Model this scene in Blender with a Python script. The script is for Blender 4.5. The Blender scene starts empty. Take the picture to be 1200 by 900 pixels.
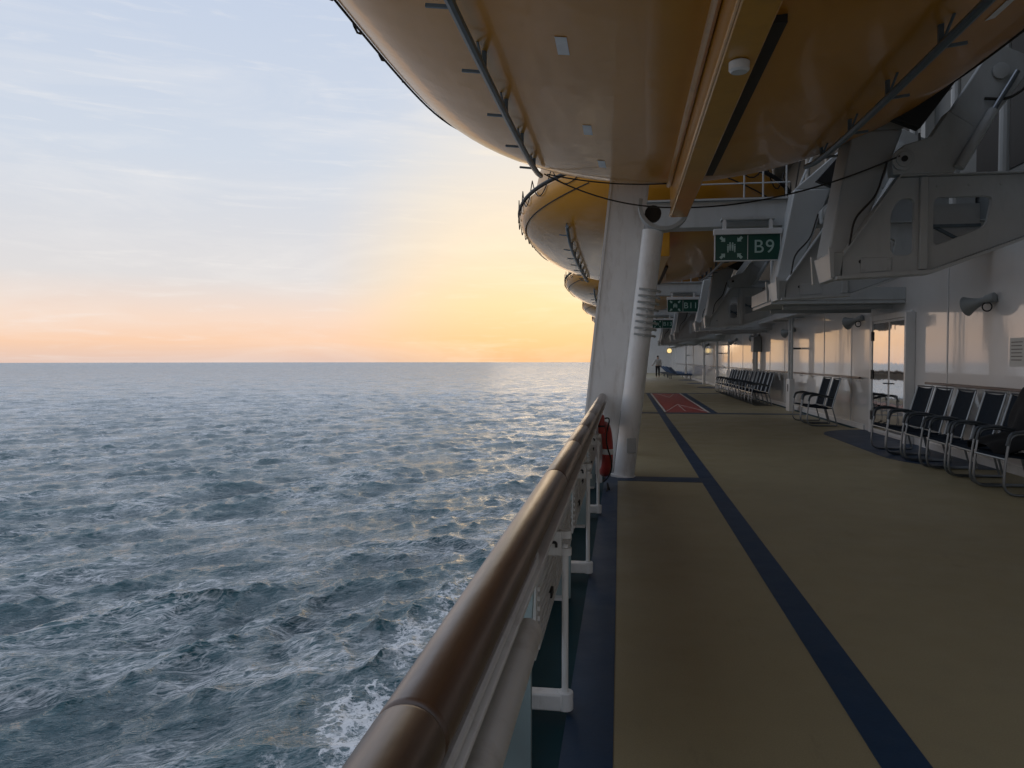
import bpy, bmesh, math, random
import numpy as np
from mathutils import Vector, Matrix
random.seed(7)
R = math.radians
sc = bpy.context.scene
COL = sc.collection

# ------------------------------------------------------------------ camera
cam = bpy.data.objects.new('camera', bpy.data.cameras.new('camera'))
COL.objects.link(cam)
cam.data.sensor_width = 36.0
cam.data.lens = 27.0
cam.data.clip_start = 0.05
cam.data.clip_end = 20000
cam.location = (0, 0, 1.45)
cam.rotation_euler = (R(90 - 1.8456), 0, R(8.277))
sc.camera = cam

# ------------------------------------------------------------------ sky, sun, exposure
SUN_AZ, SUN_EL = R(-3.0), R(6.0)            # left of the ship's heading (+Y), low over the horizon
SUN_DIR = Vector((math.sin(SUN_AZ) * math.cos(SUN_EL), math.cos(SUN_AZ) * math.cos(SUN_EL), math.sin(SUN_EL)))

def s2l(c):
    return tuple(((v / 255) / 12.92 if v / 255 <= 0.04045 else ((v / 255 + 0.055) / 1.055) ** 2.4) for v in c)

world = bpy.data.worlds.new("World")
sc.world = world
world.use_nodes = True
def build_world():
    nt = world.node_tree
    N, L = nt.nodes, nt.links
    N.clear()
    def math_(op, a, b=None, clamp=False):
        n = N.new('ShaderNodeMath'); n.operation = op; n.use_clamp = clamp
        for i, v in enumerate((a, b)):
            if v is None: continue
            if isinstance(v, (int, float)): n.inputs[i].default_value = v
            else: L.new(v, n.inputs[i])
        return n.outputs[0]
    def ramp(fac, stops):
        n = N.new('ShaderNodeValToRGB'); el = n.color_ramp.elements
        while len(el) < len(stops): el.new(0.5)
        for e, (p, c) in zip(el, stops):
            e.position = p; e.color = (*s2l(c), 1)
        L.new(fac, n.inputs[0]); return n.outputs[0]
    def mix(fac, a, b, mode='MIX'):
        n = N.new('ShaderNodeMix'); n.data_type = 'RGBA'; n.blend_type = mode
        if isinstance(fac, (int, float)): n.inputs[0].default_value = fac
        else: L.new(fac, n.inputs[0])
        for i, v in ((6, a), (7, b)):
            if isinstance(v, tuple): n.inputs[i].default_value = (*v, 1)
            else: L.new(v, n.inputs[i])
        return n.outputs[2]
    tc = N.new('ShaderNodeTexCoord')
    sep = N.new('ShaderNodeSeparateXYZ'); L.new(tc.outputs['Generated'], sep.inputs[0])
    z = math_('MAXIMUM', sep.outputs[2], 0.0)
    # dusk sky away from the sun, by elevation (0 = horizon, 1 = zenith)
    away = ramp(z, [(0.0, (214, 186, 172)), (0.022, (232, 193, 164)), (0.05, (228, 203, 186)), (0.10, (208, 205, 205)),
                    (0.24, (193, 201, 213)), (0.44, (181, 193, 213)), (0.62, (190, 201, 220)), (1.0, (188, 200, 222))])
    near = ramp(z, [(0.0, (230, 182, 134)), (0.022, (241, 192, 138)), (0.07, (241, 209, 162)), (0.14, (233, 214, 186)),
                    (0.26, (222, 215, 205)), (0.46, (190, 200, 215)), (0.62, (190, 201, 220)), (1.0, (188, 200, 222))])
    dot = N.new('ShaderNodeVectorMath'); dot.operation = 'DOT_PRODUCT'
    L.new(tc.outputs['Generated'], dot.inputs[0]); dot.inputs[1].default_value = SUN_DIR
    d = dot.outputs['Value']
    mr = N.new('ShaderNodeMapRange'); mr.interpolation_type = 'SMOOTHSTEP'
    mr.inputs[1].default_value = 0.94; mr.inputs[2].default_value = 1.0
    L.new(d, mr.inputs[0])
    col = mix(mr.outputs[0], away, near)
    # the half of the sky behind the ship is dimmer
    mb = N.new('ShaderNodeMapRange'); mb.inputs[1].default_value = -0.9; mb.inputs[2].default_value = 0.55
    mb.inputs[3].default_value = 0.75; mb.inputs[4].default_value = 1.0
    L.new(d, mb.inputs[0])
    # thin streaky cloud
    vm = N.new('ShaderNodeVectorMath'); vm.operation = 'MULTIPLY'
    L.new(tc.outputs['Generated'], vm.inputs[0]); vm.inputs[1].default_value = (1.0, 1.0, 5.5)
    nz = N.new('ShaderNodeTexNoise'); nz.inputs['Scale'].default_value = 3.4; nz.inputs['Detail'].default_value = 9
    nz.inputs['Roughness'].default_value = 0.62; nz.inputs['Distortion'].default_value = 0.7
    L.new(vm.outputs[0], nz.inputs['Vector'])
    cl = N.new('ShaderNodeMapRange'); cl.inputs[1].default_value = 0.47; cl.inputs[2].default_value = 0.72
    L.new(nz.outputs['Fac'], cl.inputs[0])
    vm2 = N.new('ShaderNodeVectorMath'); vm2.operation = 'MULTIPLY'
    L.new(tc.outputs['Generated'], vm2.inputs[0]); vm2.inputs[1].default_value = (3.2, 3.2, 34.0)
    nz2 = N.new('ShaderNodeTexNoise'); nz2.inputs['Scale'].default_value = 2.6; nz2.inputs['Detail'].default_value = 8
    nz2.inputs['Roughness'].default_value = 0.6; nz2.inputs['Distortion'].default_value = 0.5
    L.new(vm2.outputs[0], nz2.inputs['Vector'])
    cl2 = N.new('ShaderNodeMapRange'); cl2.inputs[1].default_value = 0.56; cl2.inputs[2].default_value = 0.78
    L.new(nz2.outputs['Fac'], cl2.inputs[0])
    cfac = math_('ADD', math_('MULTIPLY', cl.outputs[0], 0.30), math_('MULTIPLY', cl2.outputs[0], 0.34), True)
    cloud = mix(mr.outputs[0], s2l((230, 226, 222)), s2l((246, 229, 200)))
    col = mix(cfac, col, cloud)
    dim = N.new('ShaderNodeVectorMath'); dim.operation = 'SCALE'
    L.new(col, dim.inputs[0]); L.new(mb.outputs[0], dim.inputs['Scale'])
    bg = N.new('ShaderNodeBackground'); bg.inputs['Strength'].default_value = 1.0
    L.new(dim.outputs[0], bg.inputs['Color'])
    sky = N.new('ShaderNodeTexSky'); sky.sky_type = 'NISHITA'; sky.sun_disc = False
    sky.sun_elevation = SUN_EL; sky.sun_rotation = SUN_AZ; sky.dust_density = 2.0
    bg2 = N.new('ShaderNodeBackground'); bg2.inputs['Strength'].default_value = 0.0015
    L.new(sky.outputs[0], bg2.inputs['Color'])
    add = N.new('ShaderNodeAddShader'); L.new(bg.outputs[0], add.inputs[0]); L.new(bg2.outputs[0], add.inputs[1])
    out = N.new('ShaderNodeOutputWorld'); L.new(add.outputs[0], out.inputs['Surface'])
build_world()

sun = bpy.data.objects.new('sun', bpy.data.lights.new('sun', 'SUN'))
COL.objects.link(sun)
sun.data.energy = 0.06
sun.data.angle = R(14.0)
sun.data.color = (1.0, 0.78, 0.55)
sun.rotation_euler = SUN_DIR.to_track_quat('Z', 'Y').to_euler()
sun.location = (-20, 60, 30)

vs = sc.view_settings
vs.view_transform = 'Standard'; vs.look = 'None'; vs.exposure = 0.25; vs.gamma = 1.0
vs.use_curve_mapping = False
sc.render.engine = 'CYCLES'
sc.cycles.use_denoising = True
sc.cycles.max_bounces = 8
sc.cycles.diffuse_bounces = 4
sc.cycles.glossy_bounces = 5
sc.cycles.caustics_reflective = False
sc.cycles.caustics_refractive = False

# ------------------------------------------------------------------ materials
MATS = {}
def mat(name, base, rough=0.5, metal=0.0, coat=0.0, coat_rough=0.05, coat_ior=1.5, var=0.12, vscale=3.0,
        vstretch=(1, 1, 1), bump=0.0, bscale=8.0, bstretch=(1, 1, 1), dirt=None, dirt_amt=0.0, rvar=0.0,
        emit=None, emit_s=0.0, spec=0.5, ior=1.5, grain=0.0):
    if name in MATS: return MATS[name]
    m = bpy.data.materials.new(name); m.use_nodes = True
    nt = m.node_tree; N, L = nt.nodes, nt.links
    b = N['Principled BSDF']
    b.inputs['Base Color'].default_value = (*base, 1)
    b.inputs['Roughness'].default_value = rough
    b.inputs['Metallic'].default_value = metal
    b.inputs['Coat Weight'].default_value = coat
    b.inputs['Coat Roughness'].default_value = coat_rough
    b.inputs['Coat IOR'].default_value = coat_ior
    b.inputs['Specular IOR Level'].default_value = spec
    b.inputs['IOR'].default_value = ior
    if emit:
        b.inputs['Emission Color'].default_value = (*emit, 1); b.inputs['Emission Strength'].default_value = emit_s
    tc = N.new('ShaderNodeTexCoord')
    def noise(scale, stretch, detail=6, rough_=0.6):
        mp = N.new('ShaderNodeMapping'); mp.inputs['Scale'].default_value = stretch
        L.new(tc.outputs['Object'], mp.inputs['Vector'])
        n = N.new('ShaderNodeTexNoise'); n.inputs['Scale'].default_value = scale
        n.inputs['Detail'].default_value = detail; n.inputs['Roughness'].default_value = rough_
        L.new(mp.outputs[0], n.inputs['Vector']); return n.outputs['Fac']
    if var > 0:
        f = noise(vscale, vstretch)
        r = N.new('ShaderNodeMapRange'); r.inputs[1].default_value = 0.3; r.inputs[2].default_value = 0.7
        r.inputs[3].default_value = 1 - var; r.inputs[4].default_value = 1 + var
        L.new(f, r.inputs[0])
        v = N.new('ShaderNodeVectorMath'); v.operation = 'SCALE'; v.inputs[0].default_value = base
        L.new(r.outputs[0], v.inputs['Scale'])
        src = v.outputs[0]
        if grain > 0:
            fg = noise(150, (1, 1, 1), 2, 0.6); fs = noise(5.0, (1.0, 0.22, 1.0), 7, 0.75)
            rg = N.new('ShaderNodeMapRange'); rg.inputs[1].default_value = 0.3; rg.inputs[2].default_value = 0.7
            rg.inputs[3].default_value = 1 - grain; rg.inputs[4].default_value = 1 + grain; L.new(fg, rg.inputs[0])
            rs = N.new('ShaderNodeMapRange'); rs.inputs[1].default_value = 0.60; rs.inputs[2].default_value = 0.74
            rs.inputs[3].default_value = 1.0; rs.inputs[4].default_value = 1 - grain * 2.2; L.new(fs, rs.inputs[0])
            mm = N.new('ShaderNodeMath'); mm.operation = 'MULTIPLY'; L.new(rg.outputs[0], mm.inputs[0]); L.new(rs.outputs[0], mm.inputs[1])
            v2 = N.new('ShaderNodeVectorMath'); v2.operation = 'SCALE'; L.new(src, v2.inputs[0]); L.new(mm.outputs[0], v2.inputs['Scale'])
            src = v2.outputs[0]
        if dirt:
            f2 = noise(vscale * 2.3, tuple(a * b_ for a, b_ in zip(vstretch, (1.0, 1.0, 0.25))), 8, 0.65)
            r2 = N.new('ShaderNodeMapRange'); r2.inputs[1].default_value = 0.52; r2.inputs[2].default_value = 0.75
            r2.inputs[4].default_value = dirt_amt
            L.new(f2, r2.inputs[0])
            mx = N.new('ShaderNodeMix'); mx.data_type = 'RGBA'
            L.new(r2.outputs[0], mx.inputs[0]); L.new(src, mx.inputs[6]); mx.inputs[7].default_value = (*dirt, 1)
            src = mx.outputs[2]
        L.new(src, b.inputs['Base Color'])
    if rvar > 0:
        f = noise(vscale * 1.7, vstretch)
        r = N.new('ShaderNodeMapRange'); r.inputs[1].default_value = 0.3; r.inputs[2].default_value = 0.7
        r.inputs[3].default_value = max(0.02, rough - rvar); r.inputs[4].default_value = rough + rvar
        L.new(f, r.inputs[0]); L.new(r.outputs[0], b.inputs['Roughness'])
    if bump > 0:
        f = noise(bscale, bstretch, 3, 0.5)
        bp = N.new('ShaderNodeBump'); bp.inputs['Strength'].default_value = 1.0; bp.inputs['Distance'].default_value = bump
        L.new(f, bp.inputs['Height']); L.new(bp.outputs[0], b.inputs['Normal'])
        L.new(bp.outputs[0], b.inputs['Coat Normal'])
    MATS[name] = m
    return m

RUST = (0.14, 0.06, 0.025)
M_white = mat('white_paint', (0.62, 0.63, 0.63), 0.38, coat=0.3, coat_rough=0.15, var=0.05, dirt=(0.36, 0.33, 0.29), dirt_amt=0.25, bump=0.0015, bscale=9)
M_rail_white = mat('worn_white_paint', (0.80, 0.80, 0.79), 0.42, coat=0.2, coat_rough=0.2, var=0.06, dirt=(0.30, 0.25, 0.2), dirt_amt=0.5, bump=0.001, bscale=30)
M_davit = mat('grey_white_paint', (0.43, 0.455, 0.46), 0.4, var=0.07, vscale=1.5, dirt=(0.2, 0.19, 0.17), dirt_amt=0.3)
M_wall = mat('glossy_wall_paint', (0.66, 0.65, 0.635), 0.32, coat=1.0, coat_rough=0.05, coat_ior=1.7, var=0.03, vscale=0.8, bump=0.0018, bscale=1.1, bstretch=(1, 2.2, 0.35), dirt=(0.5, 0.46, 0.4), dirt_amt=0.2)
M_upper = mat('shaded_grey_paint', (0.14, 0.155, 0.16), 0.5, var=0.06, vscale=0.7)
M_boat = mat('yellow_gelcoat', (0.60, 0.265, 0.010), 0.34, coat=0.38, coat_rough=0.06, coat_ior=1.5, var=0.05, vscale=1.2, bump=0.009, bscale=1.1)
M_keel = mat('yellow_keel_paint', (0.60, 0.27, 0.014), 0.35, coat=0.6, coat_rough=0.1, var=0.07, vscale=2.0, dirt=(0.28, 0.13, 0.02), dirt_amt=0.4)
M_canopy = mat('yellow_canopy', (0.62, 0.29, 0.02), 0.35, var=0.05)
M_rubber = mat('black_rubber', (0.018, 0.019, 0.02), 0.55, var=0.2)
M_rope = mat('dark_rope', (0.03, 0.028, 0.025), 0.8, var=0.3, vscale=30)
M_tape = mat('silver_tape', (0.82, 0.84, 0.86), 0.5, var=0.08, vscale=10)
M_bluegrey = mat('blue_grey_tube', (0.10, 0.14, 0.17), 0.35, var=0.15, vscale=6)
M_wood = mat('varnished_wood', (0.085, 0.040, 0.019), 0.5, coat=0.85, coat_rough=0.30, coat_ior=1.5, var=0.35, vscale=14, vstretch=(3, 0.25, 3), bump=0.0012, bscale=14, bstretch=(1, 0.6, 1), rvar=0.08)
M_deck = mat('tan_deck_coating', grain=0.10, base=(0.315, 0.262, 0.150), rough=0.5, var=0.05, vscale=0.9, bump=0.0006, bscale=60, dirt=(0.22, 0.19, 0.125), dirt_amt=0.3, rvar=0.1)
M_blue = mat('navy_deck_paint', grain=0.12, base=(0.007, 0.036, 0.085), rough=0.5, var=0.12, vscale=2.0, bump=0.0006, bscale=60, rvar=0.06)
M_teal = mat('teal_waterway_paint', (0.008, 0.050, 0.065), 0.65, spec=0.2, var=0.15, vscale=2.5, dirt=(0.02, 0.04, 0.045), dirt_amt=0.5)
M_red = mat('red_court_paint', grain=0.12, base=(0.38, 0.055, 0.045), rough=0.42, var=0.12, vscale=2.0, dirt=(0.25, 0.05, 0.04), dirt_amt=0.4)
M_mark = mat('white_line_paint', (0.62, 0.60, 0.55), 0.5, var=0.12, vscale=6)
M_steel = mat('brushed_steel_tube', (0.22, 0.24, 0.26), 0.3, metal=0.85, var=0.08)
M_dkframe = mat('dark_grey_powder_coat', (0.05, 0.06, 0.07), 0.35, metal=0.3, var=0.1)
M_sling = mat('navy_sling_fabric', (0.009, 0.016, 0.026), 0.8, var=0.2, vscale=18, spec=0.15)
M_coat = mat('black_cloth', (0.006, 0.006, 0.007), 0.9, var=0.2, vscale=10, bump=0.004, bscale=14)
M_mirror = mat('polished_door_steel', (0.70, 0.69, 0.68), 0.04, metal=1.0, var=0.03, bump=0.006, bscale=1.3, bstretch=(1, 1, 0.6))
M_green = mat('green_sign_face', (0.004, 0.06, 0.042), 0.35, var=0.06)
M_signw = mat('pale_sign_print', (0.36, 0.50, 0.46), 0.4, var=0.05)
M_black = mat('dark_void_paint', (0.012, 0.013, 0.014), 0.6, var=0.2)
M_lens = mat('warm_lamp_glass', (0.8, 0.6, 0.3), 0.3, emit=(1.0, 0.72, 0.30), emit_s=0.9)
M_horn = mat('grey_horn_paint', (0.24, 0.265, 0.27), 0.45, var=0.08)
M_brownrail = mat('brown_wall_rail', (0.075, 0.04, 0.028), 0.4, coat=0.4, var=0.2, vscale=10)
M_life = mat('red_lifebuoy_shell', (0.46, 0.055, 0.045), 0.42, var=0.1, vscale=6, dirt=(0.3, 0.07, 0.05), dirt_amt=0.4)
M_paper = mat('notice_paper', (0.55, 0.54, 0.50), 0.6, var=0.04)
M_print = mat('notice_print', (0.16, 0.14, 0.13), 0.6, var=0.1)
M_hull = mat('ship_side_paint', (0.60, 0.61, 0.62), 0.4, coat=0.4, var=0.05, vscale=0.4)
M_web = mat('shade_grey_teal_paint', (0.26, 0.34, 0.35), 0.5, var=0.06, dirt=(0.2, 0.22, 0.2), dirt_amt=0.3)  # grey-teal painted in for the shade on the white stanchion webs
M_skin = mat('skin', (0.42, 0.25, 0.18), 0.5, var=0.05)
M_hair = mat('dark_hair', (0.02, 0.015, 0.012), 0.6, var=0.1)
M_hood = mat('pale_grey_hoodie', (0.42, 0.42, 0.41), 0.85, var=0.1, vscale=8)
M_trous = mat('black_trousers', (0.014, 0.014, 0.017), 0.8, var=0.1)
M_loung = mat('blue_lounger_cushion', (0.05, 0.09, 0.17), 0.7, var=0.15)

# ------------------------------------------------------------------ helpers
def tag(o, label=None, cat=None, group=None, kind=None):
    if label: o['label'] = label
    if cat: o['category'] = cat
    if group: o['group'] = group
    if kind: o['kind'] = kind
    return o
def empty(name, loc=(0, 0, 0), rz=0.0):
    o = bpy.data.objects.new(name, None); COL.objects.link(o)
    o.empty_display_size = 0.2
    o.location = loc; o.rotation_euler = (0, 0, rz); return o
def copy_tree(o, parent=None):
    c = o.copy(); COL.objects.link(c)
    if parent is not None: c.parent = parent
    for ch in list(o.children): copy_tree(ch, c)
    return c

def smooth_path(pts, r=0.08, n=5):
    """round the inner corners of a polyline"""
    pts = [Vector(p) for p in pts]
    out = [pts[0]]
    for i in range(1, len(pts) - 1):
        a, b, c = pts[i - 1], pts[i], pts[i + 1]
        da, dc = (a - b), (c - b)
        k = min(r, da.length * 0.45, dc.length * 0.45)
        p0, p1 = b + da.normalized() * k, b + dc.normalized() * k
        for j in range(n + 1):
            t = j / n
            out.append(p0 * (1 - t) ** 2 + b * 2 * t * (1 - t) + p1 * t * t)
    out.append(pts[-1]); return out

class MB:
    def __init__(s): s.v = []; s.f = []
    def add(s, vs_, fs):
        k = len(s.v); s.v += [tuple(v) for v in vs_]; s.f += [tuple(i + k for i in f) for f in fs]; return s
    def box(s, x0, x1, y0, y1, z0, z1):
        vs_ = [(x, y, z) for x in (x0, x1) for y in (y0, y1) for z in (z0, z1)]
        return s.add(vs_, [(0, 1, 3, 2), (4, 6, 7, 5), (0, 4, 5, 1), (2, 3, 7, 6), (0, 2, 6, 4), (1, 5, 7, 3)])
    def hexa(s, a, b):
        """two quads (same winding) joined into a solid"""
        return s.add(list(a) + list(b), [(3, 2, 1, 0), (4, 5, 6, 7)] + [(i, (i + 1) % 4, 4 + (i + 1) % 4, 4 + i) for i in range(4)])
    def bar(s, a, b, w, h, up=(0, 0, 1)):
        a, b = Vector(a), Vector(b); d = (b - a).normalized(); u = Vector(up)
        x = d.cross(u)
        if x.length < 1e-4: x = d.cross(Vector((1, 0, 0)))
        x.normalize(); u = x.cross(d)
        q = [x * -w / 2 + u * -h / 2, x * w / 2 + u * -h / 2, x * w / 2 + u * h / 2, x * -w / 2 + u * h / 2]
        return s.hexa([a + p for p in q], [b + p for p in q])
    def tube(s, pts, r, n=10, cap=True, closed=False):
        pts = [Vector(p) for p in pts]
        rs = r if isinstance(r, (list, tuple)) else [r] * len(pts)
        m = len(pts); k0 = len(s.v); nrm = None
        for i, p in enumerate(pts):
            if closed: t = (pts[(i + 1) % m] - pts[i - 1])
            else: t = pts[min(i + 1, m - 1)] - pts[max(i - 1, 0)]
            t.normalize()
            if nrm is None:
                nrm = t.cross(Vector((0, 0, 1)))
                if nrm.length < 0.05: nrm = t.cross(Vector((1, 0, 0)))
                nrm.normalize()
            nrm = (nrm - t * nrm.dot(t)).normalized(); bn = t.cross(nrm)
            for j in range(n):
                a = 2 * math.pi * j / n
                s.v.append(tuple(p + (nrm * math.cos(a) + bn * math.sin(a)) * rs[i]))
        for i in range(m if closed else m - 1):
            i2 = (i + 1) % m
            for j in range(n):
                j2 = (j + 1) % n
                s.f.append((k0 + i * n + j, k0 + i * n + j2, k0 + i2 * n + j2, k0 + i2 * n + j))
        if cap and not closed:
            s.f.append(tuple(k0 + j for j in range(n))[::-1]); s.f.append(tuple(k0 + (m - 1) * n + j for j in range(n)))
        return s
    def prism(s, poly, d0, d1, plane='xz'):
        """polygon extruded between d0 and d1 along the third axis (y for 'xz')"""
        n = len(poly)
        def P3(p, d):
            return (p[0], d, p[1]) if plane == 'xz' else ((p[0], p[1], d) if plane == 'xy' else (d, p[0], p[1]))
        vs_ = [P3(p, d0) for p in poly] + [P3(p, d1) for p in poly]
        return s.add(vs_, [tuple(range(n))[::-1], tuple(range(n, 2 * n))] + [(i, (i + 1) % n, n + (i + 1) % n, n + i) for i in range(n)])
    def lathe(s, prof, o, axis, n=20):
        """profile (radius, along) turned about axis through o"""
        o, ax = Vector(o), Vector(axis).normalized()
        x = ax.cross(Vector((0, 0, 1)))
        if x.length < 0.05: x = ax.cross(Vector((1, 0, 0)))
        x.normalize(); y = ax.cross(x); k0 = len(s.v)
        for (r, h) in prof:
            for j in range(n):
                a = 2 * math.pi * j / n
                s.v.append(tuple(o + ax * h + (x * math.cos(a) + y * math.sin(a)) * r))
        for i in range(len(prof) - 1):
            for j in range(n):
                j2 = (j + 1) % n
                s.f.append((k0 + i * n + j, k0 + i * n + j2, k0 + (i + 1) * n + j2, k0 + (i + 1) * n + j))
        s.f.append(tuple(k0 + j for j in range(n))[::-1]); s.f.append(tuple(k0 + (len(prof) - 1) * n + j for j in range(n)))
        return s
    def ring(s, c, r, rt, axis, n=40, m=12):
        c, ax = Vector(c), Vector(axis).normalized()
        x = ax.cross(Vector((0, 0, 1)))
        if x.length < 0.05: x = Vector((1, 0, 0))
        x.normalize(); y = ax.cross(x)
        return s.tube([c + (x * math.cos(2 * math.pi * i / n) + y * math.sin(2 * math.pi * i / n)) * r for i in range(n)], rt, m, closed=True)
    def build(s, name, m, parent=None, bevel=0.0, ang=35, seg=2, loc=None):
        me = bpy.data.meshes.new(name); me.from_pydata(s.v, [], s.f); me.materials.append(m)
        bm = bmesh.new(); bm.from_mesh(me); bmesh.ops.recalc_face_normals(bm, faces=bm.faces); bm.to_mesh(me); bm.free()
        for p in me.polygons: p.use_smooth = True
        me.set_sharp_from_angle(angle=R(ang))
        o = bpy.data.objects.new(name, me); COL.objects.link(o)
        if parent is not None: o.parent = parent
        if loc: o.location = loc
        if bevel > 0:
            md = o.modifiers.new('bevel', 'BEVEL'); md.width = bevel; md.segments = seg; md.limit_method = 'ANGLE'; md.angle_limit = R(40)
            md.harden_normals = False
        return o

def plate_with_holes(outer, holes, d0, d1):
    """flat plate in the x-z plane with openings, extruded between d0 and d1"""
    bm = bmesh.new(); ed = []
    for lp in [outer] + holes:
        vs_ = [bm.verts.new((p[0], 0, p[1])) for p in lp]
        ed += [bm.edges.new((vs_[i], vs_[(i + 1) % len(vs_)])) for i in range(len(vs_))]
    bmesh.ops.triangle_fill(bm, use_beauty=True, edges=ed)
    bm.verts.index_update()
    mb = MB(); n = len(bm.verts); vv = [v.co.copy() for v in bm.verts]
    mb.v = [(v.x, d0, v.z) for v in vv] + [(v.x, d1, v.z) for v in vv]
    for f in bm.faces:
        i = [v.index for v in f.verts]
        mb.f.append(tuple(i)); mb.f.append(tuple(k + n for k in i[::-1]))
    for e in bm.edges:
        if len(e.link_faces) == 1:
            a, b = e.verts[0].index, e.verts[1].index; mb.f.append((a, b, b + n, a + n))
    bm.free(); return mb

def text_mesh(body, size, loc, parent, m, name='lettering', depth=0.002, rot=(R(90), 0, 0), align='CENTER'):
    cu = bpy.data.curves.new(name, 'FONT'); cu.body = body; cu.size = size; cu.align_x = align; cu.align_y = 'CENTER'
    cu.extrude = depth; cu.space_character = 1.1
    tmp = bpy.data.objects.new('tmp', cu); COL.objects.link(tmp)
    dg = bpy.context.evaluated_depsgraph_get(); dg.update()
    me = bpy.data.meshes.new_from_object(tmp.evaluated_get(dg))
    bpy.data.objects.remove(tmp); bpy.data.curves.remove(cu)
    me.materials.clear(); me.materials.append(m)
    o = bpy.data.objects.new(name, me); COL.objects.link(o); o.parent = parent
    o.location = loc; o.rotation_euler = rot; return o

# ------------------------------------------------------------------ the sea
SEA_Z = -16.5
def build_sea():
    fine = np.radians(np.arange(-60.0, 9.0, 0.115))
    coarse = np.radians(np.arange(9.0, 300.0, 2.5))
    ang = np.concatenate([fine, coarse])
    rr = [7.0]
    while rr[-1] < 4600: rr.append(rr[-1] * (1.0033 if rr[-1] < 400 else 1.006) + 0.01)
    rr = np.array(rr)
    na, nr = len(ang), len(rr)
    A, Rr = np.meshgrid(ang, rr)
    X = (Rr * np.sin(A)).astype(np.float32).ravel(); Y = (Rr * np.cos(A)).astype(np.float32).ravel()
    step = (np.maximum(np.gradient(rr)[:, None], Rr * 0.0021)).astype(np.float32).ravel()
    rng = np.random.default_rng(11)
    dx = np.zeros_like(X); dy = np.zeros_like(X); dz = np.zeros_like(X)
    wind = math.radians(128)            # crests run from lower left to upper right of the view
    # gusty patches: short waves are livelier in some places than in others
    gust = np.zeros_like(X)
    for i in range(14):
        lam = rng.uniform(9, 60); th = rng.uniform(0, 2 * math.pi); k = 2 * math.pi / lam
        gust += np.sin(k * (X * math.sin(th) + Y * math.cos(th)) + rng.uniform(0, 6.3))
    gust = np.clip(1.05 + 0.30 * gust / 2.6, 0.6, 1.6).astype(np.float32)
    bands = [(11, 20, 0.060, 20, 24, 0.9), (6, 11, 0.12, 26, 30, 0.95), (3, 6, 0.15, 32, 36, 1.0), (1.5, 3, 0.15, 34, 44, 1.0),
             (0.75, 1.5, 0.135, 40, 60, 1.0), (0.38, 0.75, 0.125, 50, 60, 0.9)]
    for lo, hi, slope, spread, n_, chop in bands:
        for i in range(n_):
            lam = lo * (hi / lo) ** rng.uniform(0, 1)
            th = wind + math.radians(rng.normal(0, spread))
            k = 2 * math.pi / lam
            amp = slope / (k * math.sqrt(n_ / 2)) * rng.uniform(0.6, 1.4)
            att = np.clip((lam / step - 2.0) / 2.0, 0, 1)
            sel = att > 0
            ph = rng.uniform(0, 2 * math.pi)
            cx, sy = math.sin(th), math.cos(th)
            p = k * (X[sel] * cx + Y[sel] * sy) + ph
            g = att[sel] * amp
            if hi <= 6: g = g * gust[sel]
            c, s_ = np.cos(p), np.sin(p)
            dz[sel] += g * c
            dx[sel] -= chop * g * s_ * cx; dy[sel] -= chop * g * s_ * sy
    co = np.empty((na * nr, 3), np.float32)
    co[:, 0] = X + dx; co[:, 1] = Y + dy; co[:, 2] = dz
    idx = np.arange(na * nr, dtype=np.int32).reshape(nr, na)
    nx = np.roll(idx, -1, axis=1)
    q = np.stack([idx[:-1], idx[1:], nx[1:], nx[:-1]], axis=-1).reshape(-1, 4)
    me = bpy.data.meshes.new('sea')
    me.vertices.add(len(co)); me.vertices.foreach_set('co', co.ravel())
    me.loops.add(q.size); me.loops.foreach_set('vertex_index', q.ravel())
    me.polygons.add(len(q)); me.polygons.foreach_set('loop_start', np.arange(0, q.size, 4, dtype=np.int32))
    me.polygons.foreach_set('loop_total', np.full(len(q), 4, np.int32))
    me.polygons.foreach_set('use_smooth', np.ones(len(q), bool))
    me.update(); me.validate()
    at = me.attributes.new('crest', 'FLOAT', 'POINT'); at.data.foreach_set('value', dz)
    m = bpy.data.materials.new('sea_water'); m.use_nodes = True
    nt = m.node_tree; N, L = nt.nodes, nt.links
    b = N['Principled BSDF']
    tc = N.new('ShaderNodeTexCoord'); geo = N.new('ShaderNodeNewGeometry')
    def mth(op, a, b_=None, clamp=False):
        n = N.new('ShaderNodeMath'); n.operation = op; n.use_clamp = clamp
        for i, v in enumerate((a, b_)):
            if v is None: continue
            if isinstance(v, (int, float)): n.inputs[i].default_value = v
            else: L.new(v, n.inputs[i])
        return n.outputs[0]
    def mrange(f, a, b_, c=0.0, d=1.0, smooth=False):
        n = N.new('ShaderNodeMapRange'); n.inputs[1].default_value = a; n.inputs[2].default_value = b_
        n.inputs[3].default_value = c; n.inputs[4].default_value = d
        if smooth: n.interpolation_type = 'SMOOTHSTEP'
        L.new(f, n.inputs[0]); return n.outputs[0]
    def noise(scale, stretch=(1, 1, 1), detail=5, rough=0.6, rot=0.0, dist=0.0):
        mp = N.new('ShaderNodeMapping'); mp.vector_type = 'TEXTURE'
        mp.inputs['Scale'].default_value = tuple(1 / v for v in stretch); mp.inputs['Rotation'].default_value = (0, 0, rot)
        L.new(tc.outputs['Object'], mp.inputs['Vector'])
        n = N.new('ShaderNodeTexNoise'); n.inputs['Scale'].default_value = scale; n.inputs['Detail'].default_value = detail
        n.inputs['Roughness'].default_value = rough; n.inputs['Distortion'].default_value = dist
        L.new(mp.outputs[0], n.inputs['Vector']); return n.outputs['Fac']
    sep = N.new('ShaderNodeSeparateXYZ'); L.new(tc.outputs['Object'], sep.inputs[0])
    dist = N.new('ShaderNodeVectorMath'); dist.operation = 'LENGTH'; L.new(tc.outputs['Object'], dist.inputs[0])
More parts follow.
